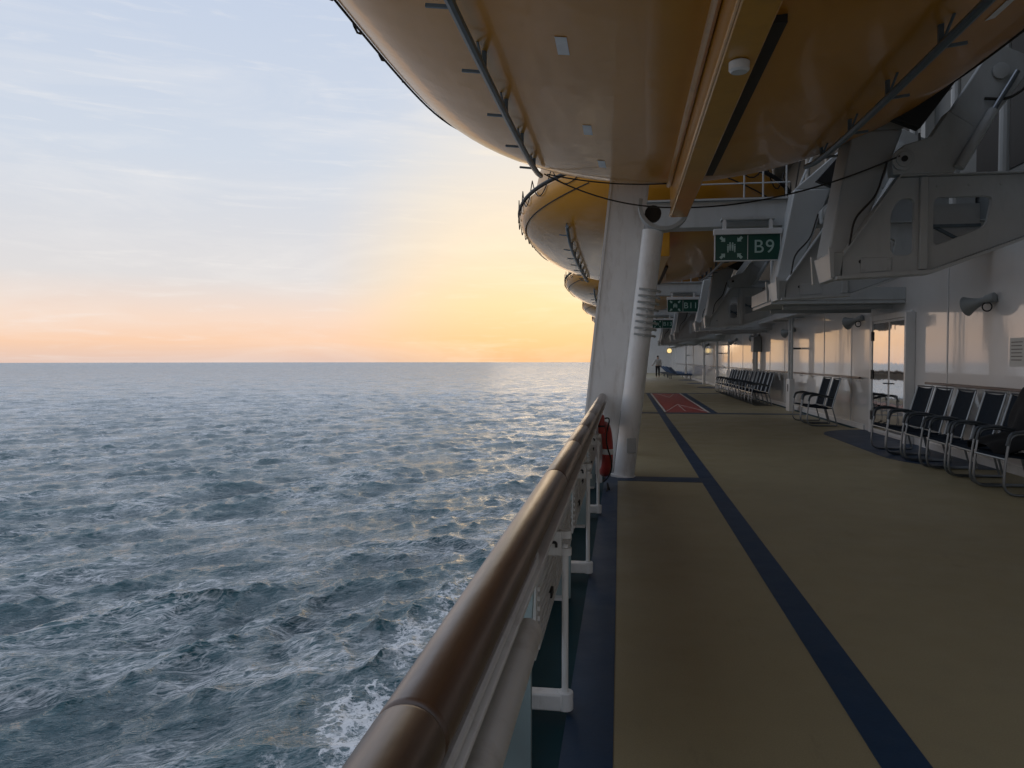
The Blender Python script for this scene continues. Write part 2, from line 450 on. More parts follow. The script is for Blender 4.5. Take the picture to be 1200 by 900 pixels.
    # ripples: two scales of noise; heights grow with what the mesh leaves out far away
    def ridg(v): return mth('SUBTRACT', 1.0, mth('MULTIPLY', mth('ABSOLUTE', mth('SUBTRACT', v, 0.5)), 2.0))
    n1 = noise(0.85, (0.55, 1.5, 1.0), 4, 0.52, R(44), 0.5)
    n2 = noise(2.3, (0.5, 1.5, 1.0), 3, 0.5, R(30), 0.7)
    n3 = noise(0.16, (1.0, 1.9, 1.0), 9, 0.66, 0.2, 0.2)
    far = mrange(dist.outputs['Value'], 90, 700, 0.0, 1.0)
    h = mth('ADD', mth('MULTIPLY', ridg(n1), 0.15), mth('MULTIPLY', ridg(n2), 0.085))
    n4 = noise(13.0, (1.0, 1.6, 1.0), 3, 0.6, 0.1, 0.2)
    h = mth('ADD', h, mth('MULTIPLY', n4, 0.0025))
    h = mth('ADD', h, mth('MULTIPLY', mth('MULTIPLY', n3, far), 1.5))
    n5 = noise(0.035, (1.0, 2.2, 1.0), 6, 0.7, 0.1, 0.3)
    h = mth('ADD', h, mth('MULTIPLY', mth('MULTIPLY', n5, mrange(dist.outputs['Value'], 250, 1200, 0.0, 1.0)), 7.0))
    bp = N.new('ShaderNodeBump'); bp.inputs['Strength'].default_value = 1.0; bp.inputs['Distance'].default_value = 1.0
    L.new(h, bp.inputs['Height'])
    L.new(bp.outputs[0], b.inputs['Normal'])
    # foam thrown off the ship's side
    band = mth('MULTIPLY', mrange(sep.outputs[0], -17.5, -12.5, 0, 1, True), mrange(sep.outputs[0], -4.5, -8.5, 0, 1, True))
    ycut = mrange(sep.outputs[1], 85.0, 30.0, 0.0, 1.0, True)
    patch = mrange(noise(0.16, (1, 0.6, 1), 7, 0.68, 0.3), 0.38, 0.58, 0.03, 1, True)
    def lacework(scale, dist_amt, width):
        nz_ = N.new('ShaderNodeTexNoise'); nz_.inputs['Scale'].default_value = scale * 1.3; nz_.inputs['Detail'].default_value = 5
        nz_.inputs['Roughness'].default_value = 0.65
        L.new(tc.outputs['Object'], nz_.inputs['Vector'])
        sc_ = N.new('ShaderNodeVectorMath'); sc_.operation = 'SCALE'; L.new(nz_.outputs['Color'], sc_.inputs[0]); sc_.inputs['Scale'].default_value = dist_amt
        ad = N.new('ShaderNodeVectorMath'); ad.operation = 'ADD'; L.new(tc.outputs['Object'], ad.inputs[0]); L.new(sc_.outputs[0], ad.inputs[1])
        vo = N.new('ShaderNodeTexVoronoi'); vo.feature = 'DISTANCE_TO_EDGE'; vo.inputs['Scale'].default_value = scale
        L.new(ad.outputs[0], vo.inputs['Vector'])
        return mrange(vo.outputs['Distance'], width, 0.0, 0.0, 1.0, True)
    ridge = lacework(0.75, 2.2, 0.16)
    ridge2 = lacework(2.3, 0.9, 0.17)
    lacy = mth('ADD', mth('MULTIPLY', ridge, 0.75), mth('MULTIPLY', ridge2, 0.5), True)
    foam = mth('MULTIPLY', mth('MULTIPLY', band, ycut), mth('MULTIPLY', patch, lacy), True)
    foam = mrange(foam, 0.05, 0.50, 0.0, 0.9, True)
    # foam filigree along the crests, in patches, doubling as painted brightness on the sea
    fl = noise(0.5, (0.40, 1.35, 1.0), 5, 0.6, R(40), 1.3)
    fr_ = mth('SUBTRACT', 1.0, mth('MULTIPLY', mth('ABSOLUTE', mth('SUBTRACT', fl, 0.5)), 20.0), True)
    fl2 = noise(1.35, (0.40, 1.4, 1.0), 4, 0.58, R(52), 1.2)
    fr2 = mth('SUBTRACT', 1.0, mth('MULTIPLY', mth('ABSOLUTE', mth('SUBTRACT', fl2, 0.5)), 13.0), True)
    fp = mrange(noise(0.10, (0.6, 1.3, 1.0), 6, 0.65, R(40), 0.3), 0.40, 0.62, 0.12, 1.0, True)
    foam_sheen = mth('MULTIPLY', fp, mth('ADD', mth('MULTIPLY', fr_, 0.58), mth('MULTIPLY', fr2, 0.40)))
    far_sheen = mth('MULTIPLY', mrange(dist.outputs['Value'], 70, 380, 0.0, 0.38, True), mrange(n3, 0.3, 0.65, 0.3, 1.3))  # whitening with distance, painted in for the bright sheen of far water
    foam = mth('MAXIMUM', foam, mth('ADD', foam_sheen, far_sheen))
    # a few small whitecap streaks on the steepest crests
    at_ = N.new('ShaderNodeAttribute'); at_.attribute_name = 'crest'
    cap = mth('MULTIPLY', mrange(at_.outputs['Fac'], 0.42, 0.7, 0, 1, True), ridge2)
    cap = mth('MULTIPLY', cap, mrange(n1, 0.5, 0.62, 0, 0.7))
    foam = mth('MAXIMUM', foam, mth('MULTIPLY', cap, 0.5))
    mx = N.new('ShaderNodeMix'); mx.data_type = 'RGBA'
    deep = N.new('ShaderNodeMix'); deep.data_type = 'RGBA'
    L.new(mrange(at_.outputs['Fac'], -0.6, 0.8), deep.inputs[0])
    deep.inputs[6].default_value = (0.003, 0.040, 0.055, 1); deep.inputs[7].default_value = (0.005, 0.080, 0.098, 1)
    L.new(deep.outputs[2], mx.inputs[6]); mx.inputs[7].default_value = (0.76, 0.77, 0.78, 1)
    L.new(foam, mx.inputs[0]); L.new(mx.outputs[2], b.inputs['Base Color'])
    b.inputs['IOR'].default_value = 1.50
    rg = mth('ADD', mrange(dist.outputs['Value'], 60, 2500, 0.025, 0.10), mth('MULTIPLY', foam, 0.5), True)
    L.new(rg, b.inputs['Roughness'])
    me.materials.append(m)
    o = bpy.data.objects.new('water', me); COL.objects.link(o); o.location = (0, 0, SEA_Z)
    tag(o, 'choppy grey blue sea out to the horizon', kind='structure'); return o
build_sea()

# ------------------------------------------------------------------ deck and its markings
XW = 4.9                                # inner face of the cabin wall
Y0, Y1 = -7.0, 82.0
tag(MB().box(-0.222, XW + 0.3, Y0, Y1, -0.16, 0.0).build('deck', M_deck), kind='structure')
tag(MB().box(-0.60, -0.224, Y0, Y1, -0.16, -0.03).build('waterway', M_teal), kind='structure')
def sheet(name, poly, z, m):
    o = MB().prism(poly, z - 0.003, z, 'xy').build(name, m); return tag(o, kind='structure')
sheet('deck_edge_stripe', [(-0.2235, Y0), (-0.03, Y0), (-0.032, 2.7), (-0.066, 9.44), (-0.08, Y1), (-0.2235, Y1)], 0.004, M_blue)
def quadstrip(x0a, x1a, ya, x0b, x1b, yb): return [(x0a, ya), (x1a, ya), (x1b, yb), (x0b, yb)]
sheet('deck_lane_stripe', quadstrip(0.90, 1.088, Y0, 0.945, 1.10, 33.0), 0.004, M_blue)
sheet('deck_cross_stripe', [(-0.064, 9.22), (0.915, 9.22), (0.915, 9.58), (-0.064, 9.58)], 0.0035, M_blue)
sheet('deck_cross_line', [(-0.064, 20.85), (XW, 20.85), (XW, 21.25), (-0.064, 21.25)], 0.0030, M_blue)
sheet('deck_cross_line', [(-0.064, 33.05), (XW, 33.05), (XW, 33.5), (-0.064, 33.5)], 0.0030, M_blue)
sheet('court_side_stripe', quadstrip(2.345, 2.52, 21.3, 2.40, 2.62, 33.0), 0.004, M_blue)
sheet('shuffleboard_court', quadstrip(1.13, 2.30, 21.35, 1.14, 2.35, 32.95), 0.0042, M_red)
def line(a, b, w, z=0.0085):
    a, b = Vector(a), Vector(b); d = (b - a).normalized(); n = Vector((-d.y, d.x)) * w / 2
    sheet('court_line', [tuple(a - n), tuple(b - n), tuple(b + n), tuple(a + n)], z, M_mark)
line((1.14, 21.36), (1.15, 32.94), 0.05); line((2.29, 21.36), (2.34, 32.94), 0.05)
line((1.18, 21.7), (1.71, 25.1), 0.02, 0.0078); line((2.26, 21.9), (1.71, 25.1), 0.02, 0.0072); line((1.71, 21.9), (1.71, 24.7), 0.02, 0.0066)
line((1.40, 32.6), (1.72, 29.6), 0.02, 0.0078); line((2.05, 32.6), (1.72, 29.6), 0.02, 0.0072)
def apron(y0, y1, x0=3.82):
    pts = [(XW - 0.002, y0)]
    for i in range(9):
        a = i / 8 * math.pi / 2; pts.append((x0 + 1.0 * (1 - math.sin(a)), y0 + 1.3 * (1 - math.cos(a))))
    for i in range(9):
        a = i / 8 * math.pi / 2; pts.append((x0 + 1.0 * (1 - math.cos(a)), y1 - 1.3 * (1 - math.sin(a))))
    pts.append((XW - 0.002, y1))
    sheet('door_apron_paint', pts, 0.0045, M_blue)
apron(10.8, 16.6)
for y in (40.5, 47.0, 54.5): apron(y - 1.4, y + 1.5, 3.75)
sheet('wall_foot_gutter', [(XW - 0.16, 17.0), (XW - 0.002, 17.0), (XW - 0.002, 39.0), (XW - 0.16, 39.0)], 0.0038, M_teal)

# ------------------------------------------------------------------ ship's structure
o = empty('cabin_wall'); tag(o, 'long glossy white cabin wall running the length of the promenade', 'wall')
MB().box(XW, XW + 0.25, Y0, Y1, -0.002, 3.05).build('wall_panel', M_wall, o)
for y in [2.1, 4.6, 7.2, 9.9, 12.6, 17.6, 19.9, 24.6, 27.0, 30.1, 33.0, 36.3, 43, 49, 56]:
    MB().box(XW - 0.008, XW - 0.001, y - 0.02, y + 0.02, 0.12, 2.95).build('panel_seam', M_white, o)
MB().box(XW - 0.03, XW - 0.001, Y0, 13.6, 0.002, 0.11).build('kick_plate', M_white, o)
MB().box(XW - 0.03, XW - 0.001, 16.6, Y1, 0.002, 0.11).build('kick_plate', M_white, o)
u = empty('superstructure'); tag(u, 'dark grey upper storey rising above the cabin wall behind the davits', 'upper storey')
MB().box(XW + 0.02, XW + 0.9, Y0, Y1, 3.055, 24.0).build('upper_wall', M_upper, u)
MB().box(3.0, XW + 0.015, Y0, Y1, 7.2, 7.5).build('gallery_shade_floor', M_upper, u)  # gallery floor carried outboard, out of view, to deepen the shade below
for k in range(13):
    y = 1.0 + k * 6.15
    MB().box(XW - 0.12, XW + 0.018, y, y + 0.18, 3.06, 7.19).build('wall_rib', M_davit, u)
for k in range(12):
    y = 2.0 + k * 6.15
    MB().box(XW + 0.005, XW + 0.018, y, y + 3.6, 3.9, 6.3).build('window', M_black, u)
for y, x in ((9.6, 4.30), (10.3, 4.05), (13.0, 4.5), (19.2, 4.3), (22.4, 4.1)):
    MB().tube([(x, y, 3.0), (x, y, 7.19)], 0.055, 10).build('drain_pipe', M_davit, u)
hl = empty('ship_hull'); tag(hl, 'white painted side of the ship below the deck edge', 'ship hull')
MB().box(-0.62, 9, Y0 - 60, Y1 + 60, -19, -0.165).build('side_plating', M_hull, hl)
bk = MB().box(-0.4, XW, Y1 - 0.3, Y1, 0.0, 7.0).build('end_bulkhead', M_white); tag(bk, 'pale bulkhead closing the far end of the promenade', 'bulkhead')
# ------------------------------------------------------------------ lifeboats
BX, BH, BL = 0.52, 2.69, 5.08          # centreline, half beam, half length
ZK, ZG = 3.474, 4.25                   # bottom and gunwale heights
def beam_at(t):
    at = min(abs(t), 1.0)
    return BH * max(0.0, 1 - at ** 6.0) ** 0.25 if t > 0 else BH * max(0.0, 1 - at ** 2.7) ** 0.5
def gun_z(t): return ZG + 0.26 * t * t
def hull_pt(t, a, side):
    """t along (-1..1), a from keel (0) to gunwale (1)"""
    at = min(abs(t), 1.0)
    b = beam_at(t); zg = gun_z(t)
    zk = ZK + (zg - ZK) * (0.5 * at ** 16.6 if t > 0 else 0.8 * at ** 9)
    th = a * math.pi / 2
    x = b * math.sin(th) ** 1.06
    z = zk + (zg - zk) * (1 - max(0.0, math.cos(th)) ** 0.98)
    return Vector((side * x, t * BL, z))
def hull_at(y, x):
    """point of the bottom under a given offset from the centreline"""
    t = y / BL; b = max(beam_at(t), 0.05); q = min(0.98, abs(x) / b)
    return hull_pt(t, math.asin(q ** (1 / 1.06)) / (math.pi / 2), 1 if x > 0 else -1)
def build_boat():
    root = empty('lifeboat')
    nt_, na_ = 64, 22
    mb = MB(); ts = [math.sin((i / nt_ - 0.5) * math.pi) for i in range(nt_ + 1)]
    cols = [(1, k / na_) for k in range(na_, 0, -1)] + [(-1, k / na_) for k in range(0, na_ + 1)]
    for t in ts:
        for sd, a in cols: mb.v.append(tuple(hull_pt(t, a, sd)))
    w = len(cols)
    for i in range(nt_):
        for j in range(w - 1): mb.f.append((i * w + j, i * w + j + 1, (i + 1) * w + j + 1, (i + 1) * w + j))
    mb.build('hull', M_boat, root, ang=60)
    # rounded canopy over the gunwale
    mc = MB(); nk = 16
    for t in ts:
        at = abs(t); b = beam_at(t) * 0.88; zg = gun_z(t) + 0.02
        h = 2.0 * max(0.0, 1 - at ** 3.5) ** 0.6
        for k in range(nk + 1):
            a = math.pi * k / nk
            mc.v.append((b * math.copysign(abs(math.cos(a)) ** 0.7, math.cos(a)), t * BL, zg + h * math.sin(a) ** 0.8))
    w = nk + 1
    for i in range(nt_):
        for j in range(w - 1): mc.f.append((i * w + j, i * w + j + 1, (i + 1) * w + j + 1, (i + 1) * w + j))
    mc.build('canopy', M_canopy, root, ang=60)
    # rubbing strake all round the gunwale
    loop = [hull_pt(t, 1.0, 1) + Vector((0.0, 0, 0.06)) for t in ts] + [hull_pt(t, 1.0, -1) + Vector((0.0, 0, 0.06)) for t in ts[::-1][1:-1]]
    MB().tube(loop, 0.036, 8, closed=True).build('fender', M_rubber, root)
    # grab lines in loops below the strake
    for sd in (-1, 1):
        ml = MB(); tt = [-0.95 + 1.9 * i / 15 for i in range(16)]
        pts = []
        for a_, b_ in zip(tt[:-1], tt[1:]):
            for k in range(8):
                s_ = k / 8; t = a_ + (b_ - a_) * s_
                p = hull_pt(t, 1.0, sd); sag = 0.36 * (1 - (2 * s_ - 1) ** 2)
                q = hull_pt(t, 0.93, sd)
                pts.append(Vector((p.x + sd * 0.02, p.y, p.z + 0.24 - sag)))
        ml.tube(pts, 0.010, 5)
        ml.build('grab_line', M_rope, root)
    # keel: a yellow box beam
    MB().hexa([(0.02, -4.3, 3.14), (0.22, -4.3, 3.14), (0.22, -4.3, 3.62), (0.02, -4.3, 3.62)],
              [(0.02, 4.50, 3.14), (0.22, 4.50, 3.14), (0.22, 4.70, 3.75), (0.02, 4.70, 3.75)]).build('keel', M_keel, root, bevel=0.012)
    MB().tube([(0.016, -4.2, 3.158), (0.016, 4.48, 3.158)], 0.013, 8).build('keel_edge_bead', M_keel, root)
    MB().tube([(-0.01, -4.2, 3.47), (-0.01, 4.3, 3.48)], 0.03, 8).build('keel_fillet', M_keel, root)
    for sd in (-1, 1):
        MB().tube([hull_pt(-0.93 + 1.88 * i / 40, 0.80, sd) + Vector((sd * 0.012, 0, -0.006)) for i in range(41)], 0.010, 6).build('hull_rope', M_rope, root)
    # dark skid beside the keel, with a round hull fitting between them
    mk = MB()
    pts = [hull_at(-0.12 + 3.85 * i / 20, 0.385) + Vector((0, 0, -0.022)) for i in range(21)]
    for p, q in zip(pts[:-1], pts[1:]): mk.bar(p, q, 0.085, 0.05)
    mk.build('skid', M_rubber, root)
    p = Vector((0.12, -0.35, 3.138))
    MB().lathe([(0.050, 0.0), (0.058, 0.006), (0.058, 0.05), (0.046, 0.062), (0.02, 0.062)], p, (0, 0, -1), 18).build('hull_fitting', M_white, root)
    # bilge grab rails with brackets
    for sd in (-1, 1):
        mr = MB(); pr = []
        for i in range(25):
            y = -3.9 + 8.1 * i / 24
            p = hull_at(y, sd * 1.52); pr.append(Vector((sd * 1.50, y, p.z - 0.15 + 0.06 * (i / 24) ** 6)))
        mr.tube(pr, 0.030, 8)
        rb = mr.build('bilge_rail', M_bluegrey, root)
        for i in range(1, 25, 3):
            q = pr[i]; p = hull_at(q.y, sd * 1.50)
            mb2 = MB(); mb2.bar(p + Vector((0, 0, 0.02)), q, 0.03, 0.03)
            mb2.bar(q, q + Vector((sd * 0.16, 0, 0.02)), 0.02, 0.02)
            mb2.bar(hull_at(q.y - 0.16, sd * 1.52), q, 0.014, 0.014)
            mb2.build('bracket', M_bluegrey, rb)
    # reflective tape patches laid on the bottom
    for (t, a, sd) in ((0.05, 0.24, -1), (0.42, 0.22, -1), (0.66, 0.20, -1), (-0.5, 0.5, 1), (0.1, 0.5, 1)):
        mt = MB(); n_ = 4
        for i in range(n_ + 1):
            for j in range(3):
                p = hull_pt(t + 0.058 * (i / n_ - 0.5), a + 0.020 * (j / 2 - 0.5), sd)
                mt.v.append(tuple(p + Vector((sd * 0.001, 0, -0.004))))
        for i in range(n_):
            for j in range(2): mt.f.append((i * 3 + j, i * 3 + j + 1, i * 3 + j + 4, i * 3 + j + 3))
        mt.build('reflective_tape', M_tape, root)
    return root
PITCH = 12.3
boat = build_boat(); boat.location = (BX, 4.9, 0)
BOAT_LABELS = ['nearest yellow lifeboat hanging right over the rail, its glossy hull filling the top',
               'second yellow lifeboat, hanging just beyond the leaning white pillar',
               'third yellow lifeboat, a small curve low beside the pillar',
               'fourth yellow lifeboat far along the deck behind the third',
               'fifth yellow lifeboat, farthest of the row']
tag(boat, BOAT_LABELS[0], 'lifeboat', 'lifeboats hanging over the promenade')
for k in range(1, 5):
    c = copy_tree(boat); c.location = (BX, 4.9 + k * PITCH, 0); c['label'] = BOAT_LABELS[k]

# ------------------------------------------------------------------ davits
def build_davit():
    root = empty('davit')
    # hollow frame plate, in the plane across the ship: outline with two openings, made from bars and gussets
    y0, y1 = -0.03, 0.03
    zt = 3.31
    def rounded(poly, r, n=5):
        out = []
        for i, p in enumerate(poly):
            p = Vector(p); a, c = Vector(poly[i - 1]), Vector(poly[(i + 1) % len(poly)])
            da, dc = a - p, c - p; k = min(r, da.length * 0.49, dc.length * 0.49)
            p0, p1 = p + da.normalized() * k, p + dc.normalized() * k
            for j in range(n + 1):
                t = j / n; out.append(tuple(p0 * (1 - t) ** 2 + p * 2 * t * (1 - t) + p1 * t * t))
        return out
    outer = [(2.24, 2.31), (3.08, 2.36), (4.88, 3.02), (4.88, zt), (2.78, zt), (2.24, 2.53)]
    holes = [rounded([(2.71, 2.52), (2.935, 2.52), (2.935, 3.10), (2.80, 3.10), (2.71, 2.98)], 0.08),
             rounded([(3.12, 2.60), (3.62, 2.80), (3.68, 3.10), (3.12, 3.10)], 0.07)]
    f = plate_with_holes(outer, holes, y0, y1)
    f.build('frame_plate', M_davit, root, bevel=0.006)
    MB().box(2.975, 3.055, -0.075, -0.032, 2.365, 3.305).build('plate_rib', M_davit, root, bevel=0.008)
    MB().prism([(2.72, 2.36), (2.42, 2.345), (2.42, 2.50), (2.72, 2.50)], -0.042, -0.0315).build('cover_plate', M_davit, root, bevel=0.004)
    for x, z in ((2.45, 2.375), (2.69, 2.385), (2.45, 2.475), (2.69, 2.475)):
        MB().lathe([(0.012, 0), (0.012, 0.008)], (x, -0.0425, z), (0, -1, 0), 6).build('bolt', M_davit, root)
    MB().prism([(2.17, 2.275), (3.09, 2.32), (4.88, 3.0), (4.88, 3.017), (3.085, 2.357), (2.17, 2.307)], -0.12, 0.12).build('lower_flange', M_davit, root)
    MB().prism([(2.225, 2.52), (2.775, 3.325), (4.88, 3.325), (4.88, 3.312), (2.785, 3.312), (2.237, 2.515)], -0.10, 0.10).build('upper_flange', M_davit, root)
    MB().box(3.10, 3.72, 0.35, 0.39, 2.55, 3.10).build('back_plate', M_davit, root)
    MB().bar((3.10, 0.33, 2.95), (3.68, 0.33, 2.62), 0.03, 0.03).build('brace_bar', M_bluegrey, root)
    MB().bar((3.12, 0.29, 2.86), (3.70, 0.29, 2.86), 0.03, 0.03).build('brace_bar', M_bluegrey, root)
    # leaning arm behind the plate: a deep tapered box
    MB().hexa([(2.13, 0.10, 2.56), (2.40, 0.10, 2.56), (2.40, 0.62, 2.56), (2.13, 0.62, 2.56)],
              [(2.36, 0.10, 3.84), (2.86, 0.10, 3.84), (2.86, 0.62, 3.84), (2.36, 0.62, 3.84)]).build('arm', M_davit, root, bevel=0.02)
    MB().hexa([(2.365, 0.12, 3.842), (2.85, 0.12, 3.842), (2.85, 0.60, 3.842), (2.365, 0.60, 3.842)],
              [(2.95, 0.12, 4.35), (3.35, 0.12, 4.25), (3.35, 0.60, 4.25), (2.95, 0.60, 4.35)]).build('arm_head', M_davit, root, bevel=0.015)
    # flared toe
    t = MB()
    t.hexa([(2.10, -0.10, 2.555), (2.24, -0.10, 2.555), (2.24, 0.60, 2.555), (2.10, 0.60, 2.555)],
           [(2.14, -0.02, 2.28), (2.22, -0.02, 2.28), (2.22, 0.50, 2.28), (2.14, 0.50, 2.28)])
    t.build('toe_box', M_davit, root, bevel=0.012)
    for y in (-0.14, 0.62): MB().prism([(2.10, 2.29), (2.13, 2.29), (2.13, 2.58), (2.08, 2.60)], y, y + 0.04).build('toe_fin', M_davit, root)
    # hinged strut reaching up and inboard
    s = MB()
    s.prism([(2.70, 3.327), (3.28, 3.327), (3.55, 3.72), (3.22, 3.95), (3.06, 3.70), (2.80, 3.62), (2.68, 3.50)], -0.10, 0.06)
    s.prism([(3.24, 3.94), (3.552, 3.7225), (4.05, 4.42), (3.66, 4.62)], -0.07, 0.03)
    s.build('strut', M_davit, root, bevel=0.012)
    MB().lathe([(0.11, 0), (0.11, 0.03), (0.075, 0.035), (0.075, 0.05), (0.03, 0.052)], (2.79, -0.10, 3.47), (0, -1, 0), 20).build('pivot', M_davit, root, bevel=0.004)
    MB().lathe([(0.03, 0), (0.03, 0.02)], (2.79, -0.15, 3.47), (0, -1, 0), 12).build('pivot_pin', M_black, root)
    MB().lathe([(0.08, 0), (0.08, 0.03), (0.05, 0.04)], (3.70, -0.075, 4.32), (0, -1, 0), 18).build('pivot', M_davit, root)
    MB().prism([(2.58, 3.88), (2.90, 3.74), (3.27, 4.25), (3.08, 4.45)], -0.25, -0.13).build('counter_panel', M_black, root, bevel=0.01)
    MB().lathe([(0.02, 0), (0.02, 0.006)], (2.42, -0.031, 2.46), (0, -1, 0), 12).build('plate_eye', M_black, root)
    MB().tube([(3.30, -0.16, 3.36), (3.62, -0.14, 3.92)], 0.05, 12).build('ram_cylinder', M_davit, root)
    MB().tube([(3.60, -0.14, 3.89), (3.84, -0.12, 4.30)], 0.026, 10).build('ram_rod', M_steel, root)
    MB().lathe([(0.17, 0), (0.17, 0.015), (0.14, 0.03), (0.14, 0.05), (0.17, 0.065), (0.17, 0.08)], (2.62, 0.66, 3.62), (0, 1, 0), 24).build('sheave', M_horn, root)
    MB().tube([(2.46, 0.70, 3.68), (2.60, 0.70, 4.6)], 0.011, 6).build('wire_fall', M_rope, root)
    MB().tube(smooth_path([(2.30, -0.06, 2.62), (2.34, -0.07, 2.9), (2.55, -0.07, 3.12), (2.64, -0.10, 3.45)], 0.1), 0.012, 6).build('hydraulic_hose', M_rope, root)
    for x in (3.15, 3.45, 3.75, 4.05, 4.35, 4.65):
        MB().lathe([(0.014, 0), (0.014, 0.01)], (x, -0.031, 3.215), (0, -1, 0), 6).build('bolt', M_davit, root)
    h = MB(); h.tube(smooth_path([(3.55, -0.1, 4.05), (3.75, -0.14, 4.02), (3.95, -0.12, 4.15), (3.93, -0.1, 4.5)], 0.1), 0.015, 6)
    h.build('hydraulic_hose', M_rope, root)
    return root
dav = build_davit(); dav.location = (0, 8.45, 0)
tag(dav, 'nearest grey davit with cut-out frame plate, at the upper right above the chairs', 'davit', 'lifeboat davits along the wall')
dl = ['second grey davit, right behind the green B9 sign', 'third grey davit beyond the wide winch platform', 'fourth grey davit, close behind the third',
      'fifth grey davit, beyond the B11 sign', 'sixth grey davit close behind the fifth', 'seventh grey davit, small in the distance', 'eighth grey davit, farthest in view']
for y, l in zip((11.25, 20.75, 23.55, 33.05, 35.85, 45.35, 48.15), dl):
    c = copy_tree(dav); c.location = (0, y, 0); c['label'] = l

# winch platforms between the davits, one per lifeboat
def build_platform():
    root = empty('winch_platform')
    MB().box(2.62, XW - 0.002, 0, 2.0, 2.44, 2.50).build('floor_plate', M_davit, root, bevel=0.006)
    MB().box(2.60, 2.64, -0.02, 2.02, 2.505, 2.74).build('front_lip', M_white, root, bevel=0.006)
    MB().box(2.645, XW - 0.002, -0.02, 0.02, 2.505, 2.72).build('side_lip', M_davit, root, bevel=0.006)
    w = MB(); w.lathe([(0.28, 0), (0.28, 0.06), (0.17, 0.07), (0.17, 0.75), (0.28, 0.76), (0.28, 0.82)], (3.6, 0.6, 2.85), (0, 1, 0), 24)
    w.build('winch_drum', M_davit, root)
    MB().box(3.95, 4.5, 0.5, 1.4, 2.5, 3.1).build('winch_motor', M_davit, root, bevel=0.04)
    for y in (0.4, 1.6): MB().bar((2.9, y, 2.40), (4.8, y, 2.40), 0.06, 0.075).build('stiffener', M_davit, root)
    MB().tube([(2.63, -0.5, 2.83), (2.63, 0.9, 2.80)], 0.014, 6).build('guard_bar', M_rubber, root)
    return root
pf = build_platform(); pf.location = (0, 14.4, 0)
tag(pf, 'grey winch platform with pale front lip above the steel door', 'platform', 'winch platforms on the wall')
for k, l in ((1, 'winch platform above the row of stacked chairs'), (2, 'distant winch platform above the far wall'), (3, 'farthest winch platform along the wall')):
    c = copy_tree(pf); c.location = (0, 14.4 + k * PITCH, 0); c['label'] = l
# continuous cable tray high on the wall, in short lengths
ct = empty('cable_tray'); tag(ct, 'long grey cable tray running under the davits along the wall top', 'cable tray')
MB().box(4.45, 4.86, 17.0, 81, 2.62, 2.68).build('tray', M_davit, ct)
for y in np.arange(18, 80, 2.05): MB().bar((4.45, y, 2.6), (XW - 0.002, y, 2.6), 0.05, 0.036).build('hanger', M_davit, ct)

# ------------------------------------------------------------------ overhead beams with guard rails, signs
def build_beam():
    root = empty('cross_beam')
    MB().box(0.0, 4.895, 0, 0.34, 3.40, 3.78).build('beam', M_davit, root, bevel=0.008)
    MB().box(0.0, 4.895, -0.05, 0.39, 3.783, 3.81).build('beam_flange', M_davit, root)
    MB().bar((0.09, 0.17, -0.03), (0.09, 0.17, 3.395), 0.16, 0.16).build('beam_post', M_white, root)
    g = MB()
    for x in (0.95, 1.03, 1.75, 2.02, 2.35): g.tube([(x, 0.1, 3.81), (x, 0.1, 4.75)], 0.014, 6)
    g.tube([(2.5, 0.1, 3.9), (2.85, 0.1, 4.75)], 0.02, 6)
    for z in (4.05, 4.4, 4.75): g.tube([(0.95, 0.1, z), (2.4, 0.1, z)], 0.011, 6)
    g.build('guard_rail', M_davit, root)
    return root
bm_ = build_beam(); bm_.location = (0, 11.72, 0)
tag(bm_, 'grey cross beam with wire guard rail above the B9 sign', 'beam', 'beams crossing over the promenade')
for k, l in ((1, 'second cross beam, above the B11 sign'), (2, 'third cross beam, above the B13 sign'), (3, 'farthest cross beam over the deck')):
    c = copy_tree(bm_); c.location = (0, 11.72 + k * PITCH, 0); c['label'] = l

